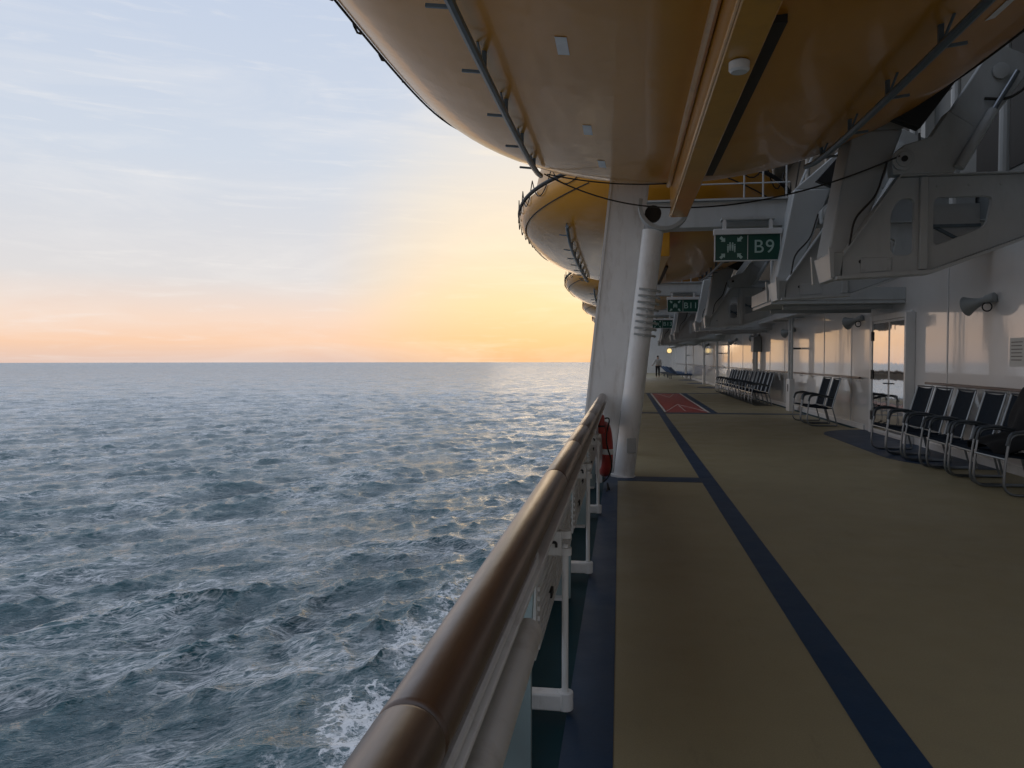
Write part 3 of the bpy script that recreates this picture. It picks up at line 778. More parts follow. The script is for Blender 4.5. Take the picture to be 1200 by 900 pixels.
def build_sign(word):
    root = empty('muster_sign')
    X0, X1, Z0, Z1 = 0.0, 0.93, 0.0, 0.38
    MB().box(X0 + 0.012, X1 - 0.012, 0.0, 0.05, Z0 + 0.012, Z1).build('sign_face', M_green, root)
    fr = MB()
    fr.box(X0, X1, -0.006, 0.056, Z0, Z0 + 0.0115); fr.box(X0, X0 + 0.0115, -0.006, 0.056, Z0 + 0.012, Z1); fr.box(X1 - 0.0115, X1, -0.006, 0.056, Z0 + 0.012, Z1)
    fr.build('frame', M_white, root)
    MB().box(X0 - 0.015, X1 + 0.015, -0.02, 0.07, Z1 + 0.001, Z1 + 0.085).build('top_housing', M_white, root, bevel=0.006)
    for x in (0.14, 0.79): MB().box(x - 0.025, x + 0.025, 0.0, 0.05, Z1 + 0.086, Z1 + 0.20).build('hanger', M_white, root)
    MB().box(0.463, 0.472, -0.004, -0.0005, Z0 + 0.02, Z1 - 0.01).build('divider', M_white, root)
    text_mesh(word, 0.27 if len(word) < 3 else 0.25, (0.695, -0.003, 0.195), root, M_signw)
    p = MB(); cx, cz = 0.235, 0.195; y0, y1 = -0.004, -0.0008
    for ax, az in ((-1, 1), (1, 1), (-1, -1), (1, -1)):        # arrows pointing to the middle
        d = Vector((-ax, -az)).normalized(); n = Vector((-d.y, d.x))
        tip = Vector((cx + ax * 0.085, cz + az * 0.085)); b0 = tip - d * 0.045; b1 = tip - d * 0.095
        poly = [tip, b0 + n * 0.042, b0 + n * 0.02, b1 + n * 0.02, b1 - n * 0.02, b0 - n * 0.02, b0 - n * 0.042]
        p.prism([(q.x, q.y) for q in poly], y0, y1)
    p.build('arrow_mark', M_signw, root)
    q = MB()
    for i, (dx_, dz_, s_) in enumerate(((-0.045, -0.01, 0.85), (-0.015, 0.015, 1.0), (0.02, 0.012, 1.0), (0.05, -0.008, 0.85))):
        x, z = cx + dx_, cz + dz_
        q.lathe([(0.012 * s_, 0), (0.012 * s_, 0.003)], (x, y1 - 0.001 * (i + 1), z + 0.05), (0, -1, 0), 10)
        w = 0.013 * s_
        q.prism([(x - w, z + 0.034), (x + w, z + 0.034), (x + w, z - 0.01), (x + w * 0.7, z - 0.06), (x + 0.002, z - 0.06), (x, z - 0.02), (x - 0.002, z - 0.06), (x - w * 0.7, z - 0.06), (x - w, z - 0.01)], y1 - 0.0008 * (i + 1) - 0.002, y1 - 0.0008 * (i + 1))
    q.build('people_mark', M_signw, root)
    return root
for k, (w, l) in enumerate((('B9', 'green muster station sign reading B9 under the nearest cross beam'),
                            ('B11', 'green muster station sign reading B11, second along the deck'),
                            ('B13', 'green muster station sign reading B13, third and smallest'))):
    s = build_sign(w); s.location = (1.30, 11.55 + k * PITCH, 2.875)
    h_ = MB(); tag(s, l, 'sign', 'muster station signs')
    for x in (0.14, 0.79): MB().box(x - 0.02, x + 0.02, 0.005, 0.045, 0.581, 0.60).build('hanger_plate', M_white, s)
    MB().box(0.1, 0.85, 0.0, 0.22, 0.601, 0.64).build('mounting_bar', M_davit, s)

# ------------------------------------------------------------------ leaning pillars
def build_pillar():
    root = empty('round_pillar')
    a, b = Vector((0.005, 0, -0.02)), Vector((0.345, 0, 3.02)); d = (b - a).normalized()
    MB().lathe([(0.165, 0), (0.165, 0.035), (0.128, 0.04), (0.128, (b - a).length)], a, d, 36).build('column', M_rail_white, root, ang=50)
    # hoop rungs round the upper half
    for i in range(8):
        c = a + d * (1.78 + i * 0.078)
        MB().box(c.x + 0.02, c.x + 0.045, -0.185, -0.12, c.z - 0.03, c.z - 0.005).build('rung_lug', M_davit, root)
        MB().tube([c + Vector((math.cos(t) * 0.172, math.sin(t) * 0.172, -0.06 * math.cos(t) * 0.35)) for t in [R(-118 + j * 13) for j in range(11)]], 0.016, 6).build('hoop_rung', M_davit, root)
    c = a + d * 0.42
    MB().box(c.x - 0.01, c.x + 0.10, -0.150, -0.11, c.z - 0.09, c.z + 0.09).build('cover_plate', M_davit, root, bevel=0.006)
    # open saddle holding the keel
    n = 22; mb = MB(); ctr = b + Vector((0.13, 0, 0.285))
    for i in range(n + 1):
        t = R(165 + 210 * i / n)
        for r in (0.31, 0.265):
            for y in (-0.17, 0.05): mb.v.append(tuple(ctr + Vector((math.cos(t) * r, y, math.sin(t) * r))))
    for i in range(n):
        k = i * 4
        for p, q in ((0, 1), (1, 3), (3, 2), (2, 0)): mb.f.append((k + p, k + q, k + 4 + q, k + 4 + p))
    mb.f.append((0, 2, 3, 1)); k = n * 4; mb.f.append((k, k + 1, k + 3, k + 2))
    mb.build('keel_saddle', M_davit, root, bevel=0.004)
    MB().lathe([(0.10, 0), (0.10, 0.1)], ctr + Vector((-0.13, -0.02, -0.08)), (0, 1, 0), 16).build('saddle_roller', M_rubber, root)
    return root
pl_ = build_pillar(); pl_.location = (0, 9.58, 0)
tag(pl_, 'round white leaning pillar with hoop rungs and saddle, nearest on the deck edge', 'pillar', 'leaning pillars under the lifeboats')
def build_fin():
    root = empty('leaning_post')
    MB().hexa([(-0.56, 0, -0.03), (-0.13, 0, -0.03), (-0.13, 0.30, -0.03), (-0.56, 0.30, -0.03)],
              [(-0.17, 0, 3.75), (0.31, 0, 3.75), (0.31, 0.30, 3.75), (-0.17, 0.30, 3.75)]).build('post', M_rail_white, root, bevel=0.008)
    e = MB(); e.bar((-0.555, -0.012, 0.0), (-0.165, -0.012, 3.75), 0.03, 0.02, (0, 1, 0)); e.bar((-0.145, -0.012, 0.0), (0.305, -0.012, 3.75), 0.03, 0.02, (0, 1, 0))
    e.build('edge_bead', M_rail_white, root)
    return root
fn = build_fin(); fn.location = (0, 9.9, 0)
tag(fn, 'flat white leaning post beside the nearest round pillar at the end of the rail', 'post', 'flat posts beside the pillars')
for k in range(1, 4):
    nm = ('second', 'third', 'fourth')[k - 1]
    c = copy_tree(pl_); c.location = (0, 9.58 + k * PITCH, 0); c['label'] = nm + ' round leaning pillar along the deck edge, hidden behind the nearest'
    c = copy_tree(fn); c.location = (0, 9.9 + k * PITCH, 0); c['label'] = nm + ' flat leaning post along the deck edge, hidden behind the nearest'

# ------------------------------------------------------------------ the rail
def build_rail(y0, y1, joints):
    root = empty('ship_rail', (0, y0, 0))
    J = [y0] + [j for j in joints if y0 < j < y1] + [y1]
    for a, b in zip(J[:-1], J[1:]):
        L_ = b - a - 0.003
        MB().lathe([(0.0435, 0.0015), (0.049, 0.006), (0.05, 0.012), (0.05, L_ - 0.011), (0.049, L_ - 0.005), (0.0435, L_)], (-0.267, a - y0, 0.968), (0, 1, 0), 40).build('wood_rail', M_wood, root, ang=60)
    MB().box(-0.315, -0.208, 0, y1 - y0, 0.902, 0.914).build('flat_bar', M_rail_white, root, bevel=0.002)
    MB().box(-0.310, -0.300, 0, y1 - y0, 0.66, 0.9015).build('drop_plate', M_rail_white, root)
    return root
rail = build_rail(-3.0, 9.83, [-1.2, 0.93, 3.0, 4.1, 5.1, 6.3, 7.6])
tag(rail, 'white ship rail topped with a thick varnished wooden handrail in the foreground', 'railing', 'deck edge rails')
MB().lathe([(0.028, 0), (0.033, 0.004), (0.033, 4.70), (0.026, 4.715)], (-0.212, 0, 0.835), (0, 1, 0), 20).build('lower_pipe', M_rail_white, rail)
MB().tube([(-0.224, 0, 0.926), (-0.224, 4.95, 0.926), (-0.235, 5.05, 0.926)], 0.0095, 10).build('thin_pipe', M_rail_white, rail)
for k in range(1, 3):
    r2 = build_rail(10.22 + (k - 1) * PITCH, 9.83 + k * PITCH, [10.2 + (k - 1) * PITCH + j * 2.06 for j in range(1, 6)])
    tag(r2, ('next length of wooden topped rail beyond the leaning post', 'third length of wooden topped rail, farthest')[k - 1], 'railing', 'deck edge rails')
# bulwark plating below the rail: stanchions and slatted panels
for i, y in enumerate((0.6, 2.67, 4.72, 6.78, 8.84)):
    st = empty('stanchion', (0, y, 0))
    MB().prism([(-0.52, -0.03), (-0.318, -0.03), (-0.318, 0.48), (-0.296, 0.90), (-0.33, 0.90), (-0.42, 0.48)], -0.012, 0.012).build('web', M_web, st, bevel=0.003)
    MB().box(-0.50, -0.33, -0.07, 0.07, -0.028, -0.012).build('foot', M_rail_white, st)
    tag(st, ('white stanchion plate nearest the viewer below the rail', 'white stanchion plate under the end of the thick pipe', 'white stanchion plate by the second gate hinge',
             'white stanchion plate between second gate hinge and lifebuoy', 'white stanchion plate next to the leaning post')[i], 'stanchion', 'stanchions under the rail')
def build_gate(L_=1.9):
    root = empty('louvred_bulwark')
    MB().box(-0.322, -0.310, 0.06, L_, 0.36, 0.655).build('sheet', M_rail_white, root)
    s = MB()
    for i in range(7): s.box(-0.3095, -0.300, 0.10, L_ - 0.05, 0.385 + i * 0.036, 0.385 + i * 0.036 + 0.016)
    s.build('louvre', M_rail_white, root)
    MB().box(-0.309, -0.292, 0.5, 0.58, 0.45, 0.48).build('catch', M_rubber, root, bevel=0.003)
    MB().box(-0.309, -0.292, 0.95, 1.03, 0.53, 0.56).build('catch', M_rubber, root, bevel=0.003)
    return root
for i, y in enumerate((2.67, 4.72, 6.78)):
    g = build_gate(); g.location = (0, y, 0)
    tag(g, ('white louvred bulwark panel with black catches behind the first bolt rod', 'white louvred bulwark panel behind the second bolt rod',
            'white louvred bulwark panel below the lifebuoy')[i], 'panel', 'bulwark panels under the rail')
def build_bolt():
    root = empty('gate_bolt')
    rz = 0.0
    r_ = MB(); r_.tube([(-0.232, 0, 0.075), (-0.232, 0, 0.70)], 0.0135, 12)
    r_.build('bolt_rod', M_rail_white, root)
    MB().box(-0.34, -0.245, -0.03, 0.035, 0.655, 0.755).build('hinge_box', M_rail_white, root, bevel=0.006)
    MB().lathe([(0.026, 0), (0.026, 0.03)], (-0.232, 0, 0.655), (0, 0, 1), 14).build('collar', M_rail_white, root)
    MB().lathe([(0.026, 0), (0.026, 0.03)], (-0.232, 0, 0.725), (0, 0, 1), 14).build('collar', M_rail_white, root)
    MB().tube(smooth_path([(-0.31, -0.045, 0.675), (-0.31, -0.045, 0.715), (-0.265, -0.045, 0.715), (-0.265, -0.045, 0.695)], 0.02), 0.006, 6).build('latch_handle', M_rubber, root)
    b = MB(); b.box(-0.40, -0.24, -0.035, 0.035, 0.02, 0.09)
    b.build('lower_bracket', M_rail_white, root, bevel=0.008)
    MB().lathe([(0.034, 0), (0.034, 0.075)], (-0.232, 0, 0.018), (0, 0, 1), 16).build('bracket_eye', M_rail_white, root, bevel=0.004)
    return root
gb = build_bolt(); gb.location = (0, 3.1, 0)
tag(gb, 'white vertical bolt rod with hinge box nearest the viewer below the rail', 'gate bolt', 'bolt rods on the bulwark')
for y, l in ((5.13, 'second white bolt rod, just this side of the lifebuoy'), (7.16, 'third white bolt rod, half hidden by the rail next to the lifebuoy')):
    c = copy_tree(gb); c.location = (0, y, 0); c['label'] = l

ob = empty('stanchion_shade_plate'); tag(ob, 'low white plate added outside the gutter to shade the stanchions', 'shade plate')  # added outboard, not a known part, to shade the stanchion webs and gutter
MB().box(-0.60, -0.585, -7, 9.85, -0.03, 0.42).build('plate', M_rail_white, ob)
MB().tube([(-0.592, -7, 0.43), (-0.592, 9.85, 0.43)], 0.02, 10).build('top_bead', M_rail_white, ob)
# lifebuoy on the rail
lb = empty('lifebuoy', (-0.215, 8.7, 0.44)); tag(lb, 'red lifebuoy hung upright inside the rail near the leaning post', 'lifebuoy')
MB().ring((0, 0, 0), 0.255, 0.06, (1, 0.18, 0), 44, 14).build('ring', M_life, lb)
gl = MB()
ax = Vector((1, 0.18, 0)).normalized(); u = Vector((-0.18, 1, 0)).normalized(); v = Vector((0, 0, 1))
pts = []
for i in range(64):
    t = 2 * math.pi * i / 64
    r = 0.34 + 0.055 * abs(math.sin(2 * t)); pts.append((u * math.cos(t) + v * math.sin(t)) * r + ax * 0.03 * math.sin(4 * t))
gl.tube(pts, 0.008, 6, closed=True); gl.build('grab_rope', M_rope, lb)
for k in range(4):
    t = math.pi / 2 * k; p = (u * math.cos(t) + v * math.sin(t)) * 0.255
    tn = (u * -math.sin(t) + v * math.cos(t)); 
    MB().tube([p - tn * 0.03, p + tn * 0.03], 0.0615, 14).build('band', M_tape, lb)
MB().tube([(0.04, -0.2, -0.36), (0.05, -0.24, -0.42), (0.02, -0.3, -0.46), (0.05, -0.22, -0.40), (0.07, -0.16, -0.45), (0.04, -0.14, -0.36)], 0.007, 6).build('loose_line', M_rope, lb)
MB().box(-0.09, -0.02, -0.05, 0.05, -0.38, 0.36).build('holder', M_rail_white, lb, bevel=0.006)
lt = empty('buoy_light', (-0.262, 8.2, 0.72)); tag(lt, 'slim red buoy light clipped upright next to the lifebuoy', 'buoy light')
MB().lathe([(0.03, 0), (0.034, 0.01), (0.034, 0.16), (0.028, 0.19), (0.02, 0.20)], (0.03, 0, -0.06), (0, 0, 1), 16).build('light_body', M_life, lt)
MB().lathe([(0.036, 0), (0.036, 0.02)], (0.03, 0, 0.01), (0, 0, 1), 16).build('clip', M_rubber, lt)

# ropes slung under the boats
rp = MB(); pts = []
A_, B_, C_ = Vector((-0.95, 9.2, 3.66)), Vector((0.55, 9.05, 3.19)), Vector((2.75, 8.3, 3.50))
for i in range(13): t = i / 12; pts.append(A_.lerp(B_, t) + Vector((0, 0, -0.10 * (1 - (2 * t - 1) ** 2))))
for i in range(1, 17): t = i / 16; pts.append(B_.lerp(C_, t) + Vector((0, 0, -0.14 * (1 - (2 * t - 1) ** 2))))
o = rp.tube(pts, 0.009, 6).build('slung_rope', M_rope); tag(o, 'dark rope slung across under the nearest lifeboat to the davit pivot', 'rope')
rp = MB(); pts = []
A_, B_ = Vector((-0.9, 9.05, 3.62)), Vector((0.52, 9.2, 3.50))
for i in range(13): t = i / 12; pts.append(A_.lerp(B_, t) + Vector((0, 0, -0.05 * (1 - (2 * t - 1) ** 2))))
o = rp.tube(pts, 0.008, 6).build('slung_rope', M_rope); tag(o, 'short dark line stretched under the bow of the nearest lifeboat', 'rope')

# ------------------------------------------------------------------ on the wall
def wall_rail(y0, y1, label):
    root = empty('wall_handrail', (XW, y0, 0)); L_ = y1 - y0
    MB().box(-0.105, -0.06, 0, L_, 1.045, 1.085).build('bar', M_brownrail, root, bevel=0.008)
    n = max(2, int(L_ / 1.1))
    for i in range(n):
        y = 0.25 + (L_ - 0.5) * i / (n - 1)
        MB().tube(smooth_path([(-0.002, y, 1.0), (-0.08, y, 1.0), (-0.08, y, 1.046)], 0.03), 0.009, 6).build('bracket', M_white, root)
    tag(root, label, 'handrail', 'handrails along the wall')
wall_rail(3.0, 13.2, 'brown wall handrail behind the nearest six chairs')
wall_rail(16.7, 27.6, 'brown wall handrail between the steel door and the first box post')
wall_rail(29.4, 45.0, 'brown wall handrail beyond the stacked chairs')
wall_rail(47.0, 75.0, 'brown wall handrail far along the wall')

dr = empty('double_door', (XW, 15.1, 0)); tag(dr, 'double door of mirror polished steel in a white frame behind the chairs', 'door')
f = MB(); f.box(-0.05, -0.001, -1.12, -0.955, 0.002, 2.30); f.box(-0.05, -0.001, 0.955, 1.12, 0.002, 2.30); f.box(-0.05, -0.001, -0.9545, 0.9545, 2.19, 2.30)
f.build('frame', M_white, dr, bevel=0.006)
for s in (-1, 1):
    a, b = (s * 0.012, s * 0.95)
    lf = MB().box(-0.03, -0.001, min(a, b), max(a, b), 0.05, 2.185).build('door_leaf', M_white, dr)
    pn = MB(); y0_, y1_ = min(a, b) + 0.04, max(a, b) - 0.04
    pn.box(-0.036, -0.0305, y0_, y1_, 0.10, 2.14).build('steel_panel', M_mirror, lf)
    for z in (0.35, 1.15, 1.9): MB().box(-0.06, -0.0505, s * 0.955 - 0.03, s * 0.955 + 0.03, z - 0.09, z + 0.09).build('hinge', M_black, lf)
    MB().tube([(-0.037, s * 0.07, 1.0), (-0.075, s * 0.07, 1.0), (-0.075, s * 0.17, 1.0)], 0.012, 8).build('handle', M_steel, lf)
jb = MB().box(-0.16, -0.002, -1.20, -1.125, 0.002, 2.26).build('wind_baffle', M_white, None, bevel=0.006, loc=(XW, 15.1, 0))
tag(jb, 'narrow pale upright fin standing out from the wall beside the steel door', 'fin')

def build_horn():
    root = empty('horn_speaker')
    d = Vector((-0.55, 0.80, -0.25)).normalized()
    o_ = Vector((-0.20, 0, 0.0))
    MB().lathe([(0.055, -0.30), (0.085, -0.28), (0.085, -0.14), (0.06, -0.10), (0.07, -0.02), (0.10, 0.08), (0.155, 0.20), (0.175, 0.235), (0.168, 0.24), (0.14, 0.2), (0.07, 0.06), (0.02, 0.0)], o_, d, 26).build('horn', M_horn, root, ang=50)
    MB().bar((-0.002, 0.0, 0.06), (-0.20, -0.06, 0.03), 0.05, 0.03).build('bracket', M_horn, root)
    MB().ring((-0.14, -0.16, -0.09), 0.075, 0.012, (0.7, 0.7, 0.1), 26, 8).build('cable_coil', M_rubber, root)
    MB().box(-0.03, -0.002, -0.06, 0.06, 0.0, 0.12).build('wall_plate', M_horn, root)
    return root
hn = build_horn(); hn.location = (XW, 11.2, 2.22); hn.scale = (0.78, 0.78, 0.78)
tag(hn, 'grey horn loudspeaker on the wall above the nearest chairs', 'loudspeaker', 'horn loudspeakers on the wall')
for y, l in ((16.9, 'grey horn loudspeaker just left of the steel door'), (23.3, 'grey horn loudspeaker next to the white twin pipe post'), (29.1, 'grey horn loudspeaker beside the grey box post'), (34.8, 'grey horn loudspeaker above the far end of the chair row'), (46, 'small distant horn loudspeaker high on the far wall')):
    c = copy_tree(hn); c.location = (XW, y, 2.25); c['label'] = l

def build_twin_post():
    root = empty('twin_pipe_post')
    for dy in (-0.16, 0.16): MB().tube([(0, dy, 0.9), (0, dy, 2.6)], 0.035, 10).build('pipe', M_davit, root)
    MB().box(-0.07, 0.07, -0.22, 0.22, 0.002, 0.90).build('base_casing', M_white, root, bevel=0.008)
    r_ = MB(); [r_.tube([(0, -0.16, z), (0, 0.16, z)], 0.014, 6) for z in np.arange(1.1, 2.5, 0.28)]
    r_.build('rung', M_davit, root)
    MB().bar((0.0, 0, 1.75), (0.27, 0, 1.75), 0.05, 0.05).build('wall_strut', M_dkframe, root)
    MB().box(-0.074, -0.0705, -0.05, 0.05, 0.55, 0.75).build('label_plate', M_black, root)
    return root
tp = build_twin_post(); tp.location = (4.62, 22.4, 0)
tag(tp, 'white twin pipe post with rungs, beyond the pair of chairs', 'post', 'posts in front of the wall')
for y, l in ((39.5, 'distant twin pipe post beyond the chair row'), (45.8, 'second distant twin pipe post along the far wall'), (59.0, 'farthest twin pipe post near the lit lamp')):
    c = copy_tree(tp); c.location = (4.62, y, 0); c['label'] = l
bp_ = empty('box_post', (4.76, 29.3, 0)); tag(bp_, 'slim white post carrying a grey box, standing behind the chair row', 'post')
MB().box(-0.06, 0.06, -0.09, 0.09, 0.002, 2.6).build('post', M_white, bp_, bevel=0.006)
MB().box(-0.16, 0.12, -0.75, -0.2, 1.72, 2.25).build('grey_box', M_horn, bp_, bevel=0.015)
MB().tube([(0.0, -0.45, 0.9), (0.0, -0.45, 1.72)], 0.05, 10).build('cable_pipe', M_davit, bp_)
MB().box(-0.064, -0.0605, -0.05, 0.05, 1.3, 1.45).build('label_plate', M_black, bp_)
MB().box(-0.11, -0.0, -0.19, -0.0905, 1.85, 1.95).build('box_bracket', M_davit, bp_)

nt_ = empty('wall_notice', (XW, 10.66, 1.36)); tag(nt_, 'white paper notice pinned to the wall at the right edge', 'notice')
MB().box(-0.008, -0.001, -0.36, 0.0, 0, 0.36).build('sheet', M_paper, nt_)
pr = MB()
for i in range(6): pr.box(-0.0105, -0.0085, -0.32 + 0.02 * (i % 2), -0.04, 0.30 - i * 0.045, 0.312 - i * 0.045)
pr.build('print', M_print, nt_)

# small far lamp
lp = empty('round_lamp', (3.45, 60, 2.0)); tag(lp, 'round lit warm lamp glowing above the far end of the deck', 'lamp')
MB().lathe([(0.05, 0.02), (0.16, 0.0), (0.17, -0.05), (0.12, -0.10), (0.04, -0.12)], (0, 0, 0.1), (0, 1, 0), 20).build('lens', M_lens, lp)
MB().box(-0.2, 0.2, 0.13, 0.25, -0.1, 0.3).build('housing', M_davit, lp, bevel=0.02)
MB().tube([(0, 0.2, 0.3), (0, 0.2, 1.5)], 0.03, 8).build('stem', M_davit, lp)

# ------------------------------------------------------------------ chairs
def build_chair():
    root = empty('deck_chair')            # faces -X, towards the sea; origin on the deck
    W = 0.322
    for s in (-1, 1):
        y = s * W
        pth = smooth_path([(0.22, y, 0.60), (-0.08, y, 0.675), (-0.27, y, 0.655), (-0.315, y, 0.36), (-0.335, y, 0.018), (0.30, y, 0.018), (0.27, y, 0.10), (0.19, y, 0.40)], 0.17, 7)
        MB().tube(pth, 0.0145, 8).build('side_frame', M_steel, root)
        MB().tube(smooth_path([(0.19, y * 0.93, 0.40), (0.24, y * 0.93, 0.60), (0.325, y * 0.93, 0.90), (0.36, y * 0.93, 1.03)], 0.1), 0.013, 8).build('back_frame', M_steel, root)
        a = MB(); pth = smooth_path([(0.20, y, 0.622), (-0.08, y, 0.693), (-0.27, y, 0.672), (-0.30, y, 0.54)], 0.17, 7)
        a.tube(pth, 0.019, 8); a.build('armrest', M_dkframe, root)
    def sling(path, w, th):
        m_ = MB(); n = len(path)
        for i, (x, z) in enumerate(path):
            for k in range(7):
                yy = -w + 2 * w * k / 6; sag = 0.018 * (1 - (yy / w) ** 2)
                for t in (0, th): m_.v.append((x + sag * 0.6, yy, z - sag - t))
        for i in range(n - 1):
            for k in range(6):
                a_, b_ = (i * 7 + k) * 2, ((i + 1) * 7 + k) * 2
                m_.f.append((a_, a_ + 2, b_ + 2, b_)); m_.f.append((a_ + 1, b_ + 1, b_ + 3, a_ + 3))
        for k in range(6):
            a_, b_ = k * 2, ((n - 1) * 7 + k) * 2
            m_.f.append((a_, a_ + 1, a_ + 3, a_ + 2)); m_.f.append((b_, b_ + 2, b_ + 3, b_ + 1))
        for i in range(n - 1):
            a_, b_ = i * 14, (i + 1) * 14
            m_.f.append((a_, b_, b_ + 1, a_ + 1)); m_.f.append((a_ + 12, a_ + 13, b_ + 13, b_ + 12))
        return m_
    sling([(-0.31, 0.425), (-0.26, 0.435), (-0.1, 0.415), (0.1, 0.395), (0.19, 0.40)], 0.29, 0.018).build('seat', M_sling, root, ang=60)
    sling([(0.195, 0.42), (0.222, 0.52), (0.268, 0.70), (0.322, 0.89), (0.355, 1.02)], 0.27, 0.016).build('backrest', M_sling, root, ang=60)
    MB().tube([(-0.312, -W, 0.395), (-0.312, W, 0.395)], 0.012, 8).build('front_rail', M_steel, root)
    MB().tube([(0.20, -W, 0.40), (0.20, W, 0.40)], 0.012, 8).build('rear_rail', M_steel, root)
    MB().tube([(0.36, -W * 0.93, 1.03), (0.36, W * 0.93, 1.03)], 0.012, 8).build('top_rail', M_dkframe, root)
    return root
CX = 4.29
ch = build_chair()
near = [('navy sling chair beside the steel door, farthest of the nearest six', 12.72), ('navy sling chair second from the steel door in the nearest six', 11.97),
        ('navy sling chair third from the steel door in the nearest six', 11.23), ('navy sling chair fourth from the steel door in the nearest six', 10.49),
        ('navy sling chair fifth from the steel door, next to the one with the coat', 9.75), ('navy sling chair at the right edge with a black coat over it', 9.02)]
pair = [('left hand chair of the pair left of the steel door', 18.55), ('right hand chair of the pair left of the steel door', 17.62)]
row = []
first = True
GRP = 'navy sling chairs along the wall'
for l, y in near + pair:
    c = ch if first else copy_tree(ch); first = False
    c.location = (CX + random.uniform(-0.03, 0.02), y + random.uniform(-0.03, 0.03), 0); c.rotation_euler[2] = R(random.uniform(-2.5, 2.5)); tag(c, l, 'chair', GRP)
names2 = ['nearest', 'second', 'third', 'fourth', 'fifth', 'sixth']
for i in range(6):
    c = copy_tree(ch); c.location = (CX + random.uniform(-0.015, 0.015), 25.1 + i * 0.73, 0); c.rotation_euler[2] = R(random.uniform(-2, 2))
    tag(c, names2[i] + ' chair of the long row, on the near side of the box post', 'chair', GRP)
names3 = ['nearest', 'second', 'third', 'fourth', 'fifth', 'sixth', 'farthest']
for i in range(7):
    c = copy_tree(ch); c.location = (CX + random.uniform(-0.015, 0.015), 29.95 + i * 0.72, 0); c.rotation_euler[2] = R(random.uniform(-2, 2))
    tag(c, names3[i] + ' chair of the long row, on the far side of the box post', 'chair', GRP)

# black coat thrown over the near chair
def build_coat():
    bm = bmesh.new()
    prof = [(-0.19, 0.43), (-0.09, 0.47), (0.10, 0.50), (0.19, 0.56), (0.22, 0.72), (0.28, 0.92), (0.34, 1.07), (0.40, 1.06), (0.40, 0.90)]
    nw = 14; rows = []
    for i, (x, z) in enumerate(prof):
        rw = []
        for k in range(nw + 1):
            s_ = k / nw; y = -0.30 + 0.60 * s_
            bulge = 0.05 * math.sin(math.pi * s_) + 0.018 * math.sin(9 * s_ + i * 1.1) + 0.012 * math.sin(17 * s_ - i * 2.0)
            edge = -0.10 * (abs(2 * s_ - 1) ** 5)
            rw.append(bm.verts.new((x - bulge, y * (1 + 0.05 * math.sin(i * 1.7)), z + bulge * 0.8 + edge)))
        rows.append(rw)
    for a, b in zip(rows[:-1], rows[1:]):
        for k in range(nw): bm.faces.new((a[k], a[k + 1], b[k + 1], b[k]))
    me = bpy.data.meshes.new('coat'); bm.to_mesh(me); bm.free(); me.materials.append(M_coat)
    for p in me.polygons: p.use_smooth = True
    o = bpy.data.objects.new('coat', me); COL.objects.link(o)
    md = o.modifiers.new('solid', 'SOLIDIFY'); md.thickness = 0.03; md.offset = 1
    md = o.modifiers.new('sub', 'SUBSURF'); md.levels = 1; md.render_levels = 2
    return o
ct_ = build_coat(); ct_.location = (CX - 0.05, 9.40, 0.05); ct_.scale = (1.1, 1.25, 1.0); tag(ct_, 'black coat draped over the back and seat of the right edge chair', 'coat')

# loungers far along the deck
def build_lounger():
    root = empty('sun_lounger')
    f = MB(); f.box(-0.3, 0.3, -0.95, 0.95, 0.26, 0.31)
    f.build('frame', M_dkframe, root)
    for x in (-0.26, 0.26):
        for y in (-0.8, 0.7): MB().box(x - 0.02, x + 0.02, y - 0.02, y + 0.02, 0.004, 0.26).build('leg', M_dkframe, root)
    MB().box(-0.29, 0.29, -0.95, 0.25, 0.312, 0.39).build('seat_cushion', M_loung, root, bevel=0.03)
    MB().hexa([(-0.29, 0.26, 0.32), (0.29, 0.26, 0.32), (0.29, 0.22, 0.40), (-0.29, 0.22, 0.40)],
              [(-0.29, 0.80, 0.82), (0.29, 0.80, 0.82), (0.29, 0.74, 0.88), (-0.29, 0.74, 0.88)]).build('back_cushion', M_loung, root, bevel=0.02)
    return root
lg = build_lounger()
for i, y in enumerate((57.5, 61.0, 64.0, 67.5, 70.5)):
    c = lg if i == 0 else copy_tree(lg); c.location = (4.1 + 0.06 * math.sin(i * 3), y, 0); c.rotation_euler[2] = R(75 + 8 * math.sin(i * 2.3))
    tag(c, ('nearest', 'second', 'third', 'fourth', 'farthest')[i] + ' of the blue loungers by the far wall', 'lounger', 'loungers by the far wall')

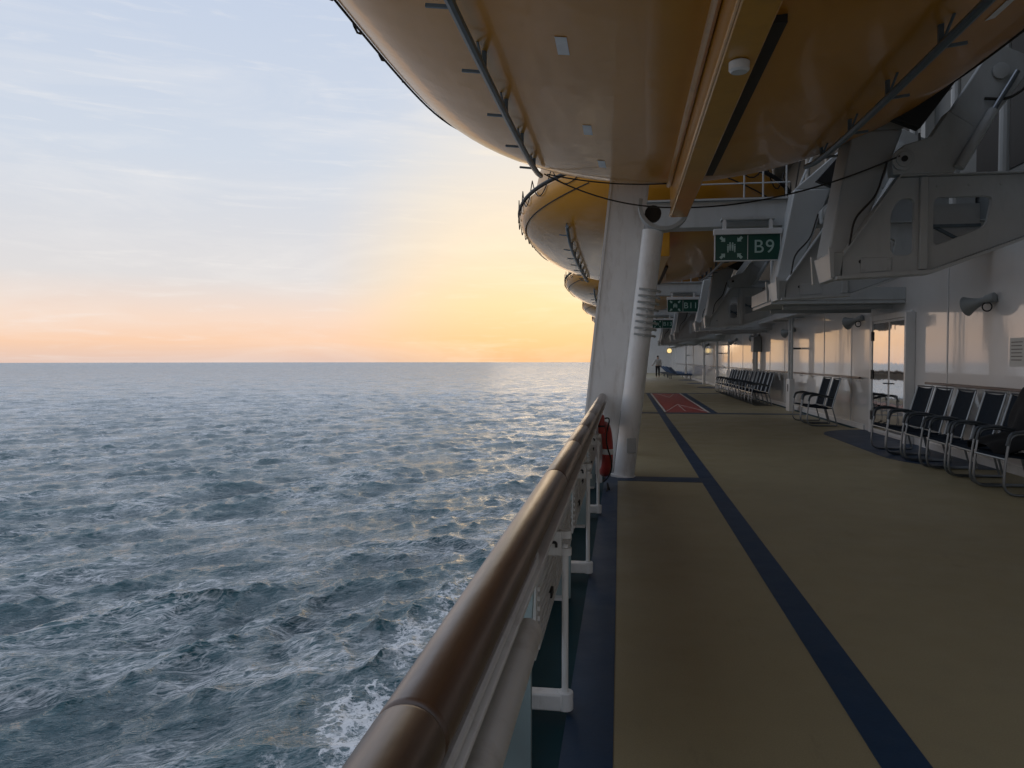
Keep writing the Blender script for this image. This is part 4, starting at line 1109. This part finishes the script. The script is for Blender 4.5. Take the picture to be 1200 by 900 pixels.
# ------------------------------------------------------------------ person walking away
def skin_body(name, pts, edges, m, parent, sub=2):
    me = bpy.data.meshes.new(name); me.from_pydata([p[0] for p in pts], edges, []); me.materials.append(m)
    o = bpy.data.objects.new(name, me); COL.objects.link(o)
    if parent is not None: o.parent = parent
    md = o.modifiers.new('skin', 'SKIN'); md.use_smooth_shade = True
    for i, (p, r) in enumerate(pts):
        sv = me.skin_vertices[0].data[i]; sv.radius = r if isinstance(r, tuple) else (r, r); sv.use_root = (i == 0)
    o.modifiers.new('sub', 'SUBSURF').levels = sub; o.modifiers['sub'].render_levels = sub
    return o
pe = empty('person', (2.65, 61.5, 0)); tag(pe, 'person in a pale grey hoodie and black trousers walking away far along the deck', 'person')
pts = [((0, 0, 0.95), 0.13), ((0, 0, 1.15), (0.14, 0.10)), ((0, 0, 1.38), (0.15, 0.10)), ((0, 0.01, 1.49), 0.06), ((0, 0.02, 1.58), (0.075, 0.085)), ((0, 0.03, 1.68), (0.075, 0.09)),
       ((0.18, 0, 1.40), 0.055), ((0.25, -0.03, 1.12), 0.045), ((0.24, 0.10, 0.90), 0.036), ((0.24, 0.14, 0.82), 0.03),
       ((-0.18, 0, 1.40), 0.055), ((-0.28, -0.02, 1.14), 0.045), ((-0.40, 0.05, 0.98), 0.036), ((-0.46, 0.08, 0.93), 0.03),
       ((0.09, 0, 0.88), 0.09), ((0.10, 0.08, 0.50), 0.062), ((0.10, -0.06, 0.10), 0.042), ((0.10, 0.08, 0.035), 0.035),
       ((-0.09, 0, 0.88), 0.09), ((-0.10, 0.0, 0.50), 0.062), ((-0.10, 0.02, 0.10), 0.042), ((-0.10, 0.15, 0.035), 0.035)]
ed = [(0, 1), (1, 2), (2, 3), (3, 4), (4, 5), (2, 6), (6, 7), (7, 8), (8, 9), (2, 10), (10, 11), (11, 12), (12, 13), (0, 14), (14, 15), (15, 16), (16, 17), (0, 18), (18, 19), (19, 20), (20, 21)]
skin_body('body', pts, ed, M_skin, pe)
g = 1.18
skin_body('hoodie', [((0, 0, 0.86), (0.17, 0.13)), ((0, 0, 1.15), (0.175, 0.13)), ((0, 0, 1.37), (0.18, 0.125)), ((0, -0.02, 1.50), (0.10, 0.09)), ((0.19, 0, 1.40), 0.075), ((0.25, -0.03, 1.12), 0.062), ((0.24, 0.10, 0.91), 0.05),
           ((-0.19, 0, 1.40), 0.075), ((-0.28, -0.02, 1.14), 0.062), ((-0.39, 0.045, 0.99), 0.05)], [(0, 1), (1, 2), (2, 3), (2, 4), (4, 5), (5, 6), (2, 7), (7, 8), (8, 9)], M_hood, pe)
skin_body('trousers', [((0, 0, 0.94), (0.145, 0.125)), ((0.09, 0, 0.86), 0.105), ((0.10, 0.08, 0.50), 0.078), ((0.10, -0.05, 0.12), 0.062), ((-0.09, 0, 0.86), 0.105), ((-0.10, 0.0, 0.50), 0.078), ((-0.10, 0.02, 0.12), 0.062)],
          [(0, 1), (1, 2), (2, 3), (0, 4), (4, 5), (5, 6)], M_trous, pe)
skin_body('hair', [((0, 0.0, 1.60), (0.085, 0.08)), ((0, 0.005, 1.70), (0.09, 0.095)), ((0, 0.02, 1.74), (0.05, 0.06))], [(0, 1), (1, 2)], M_hair, pe)
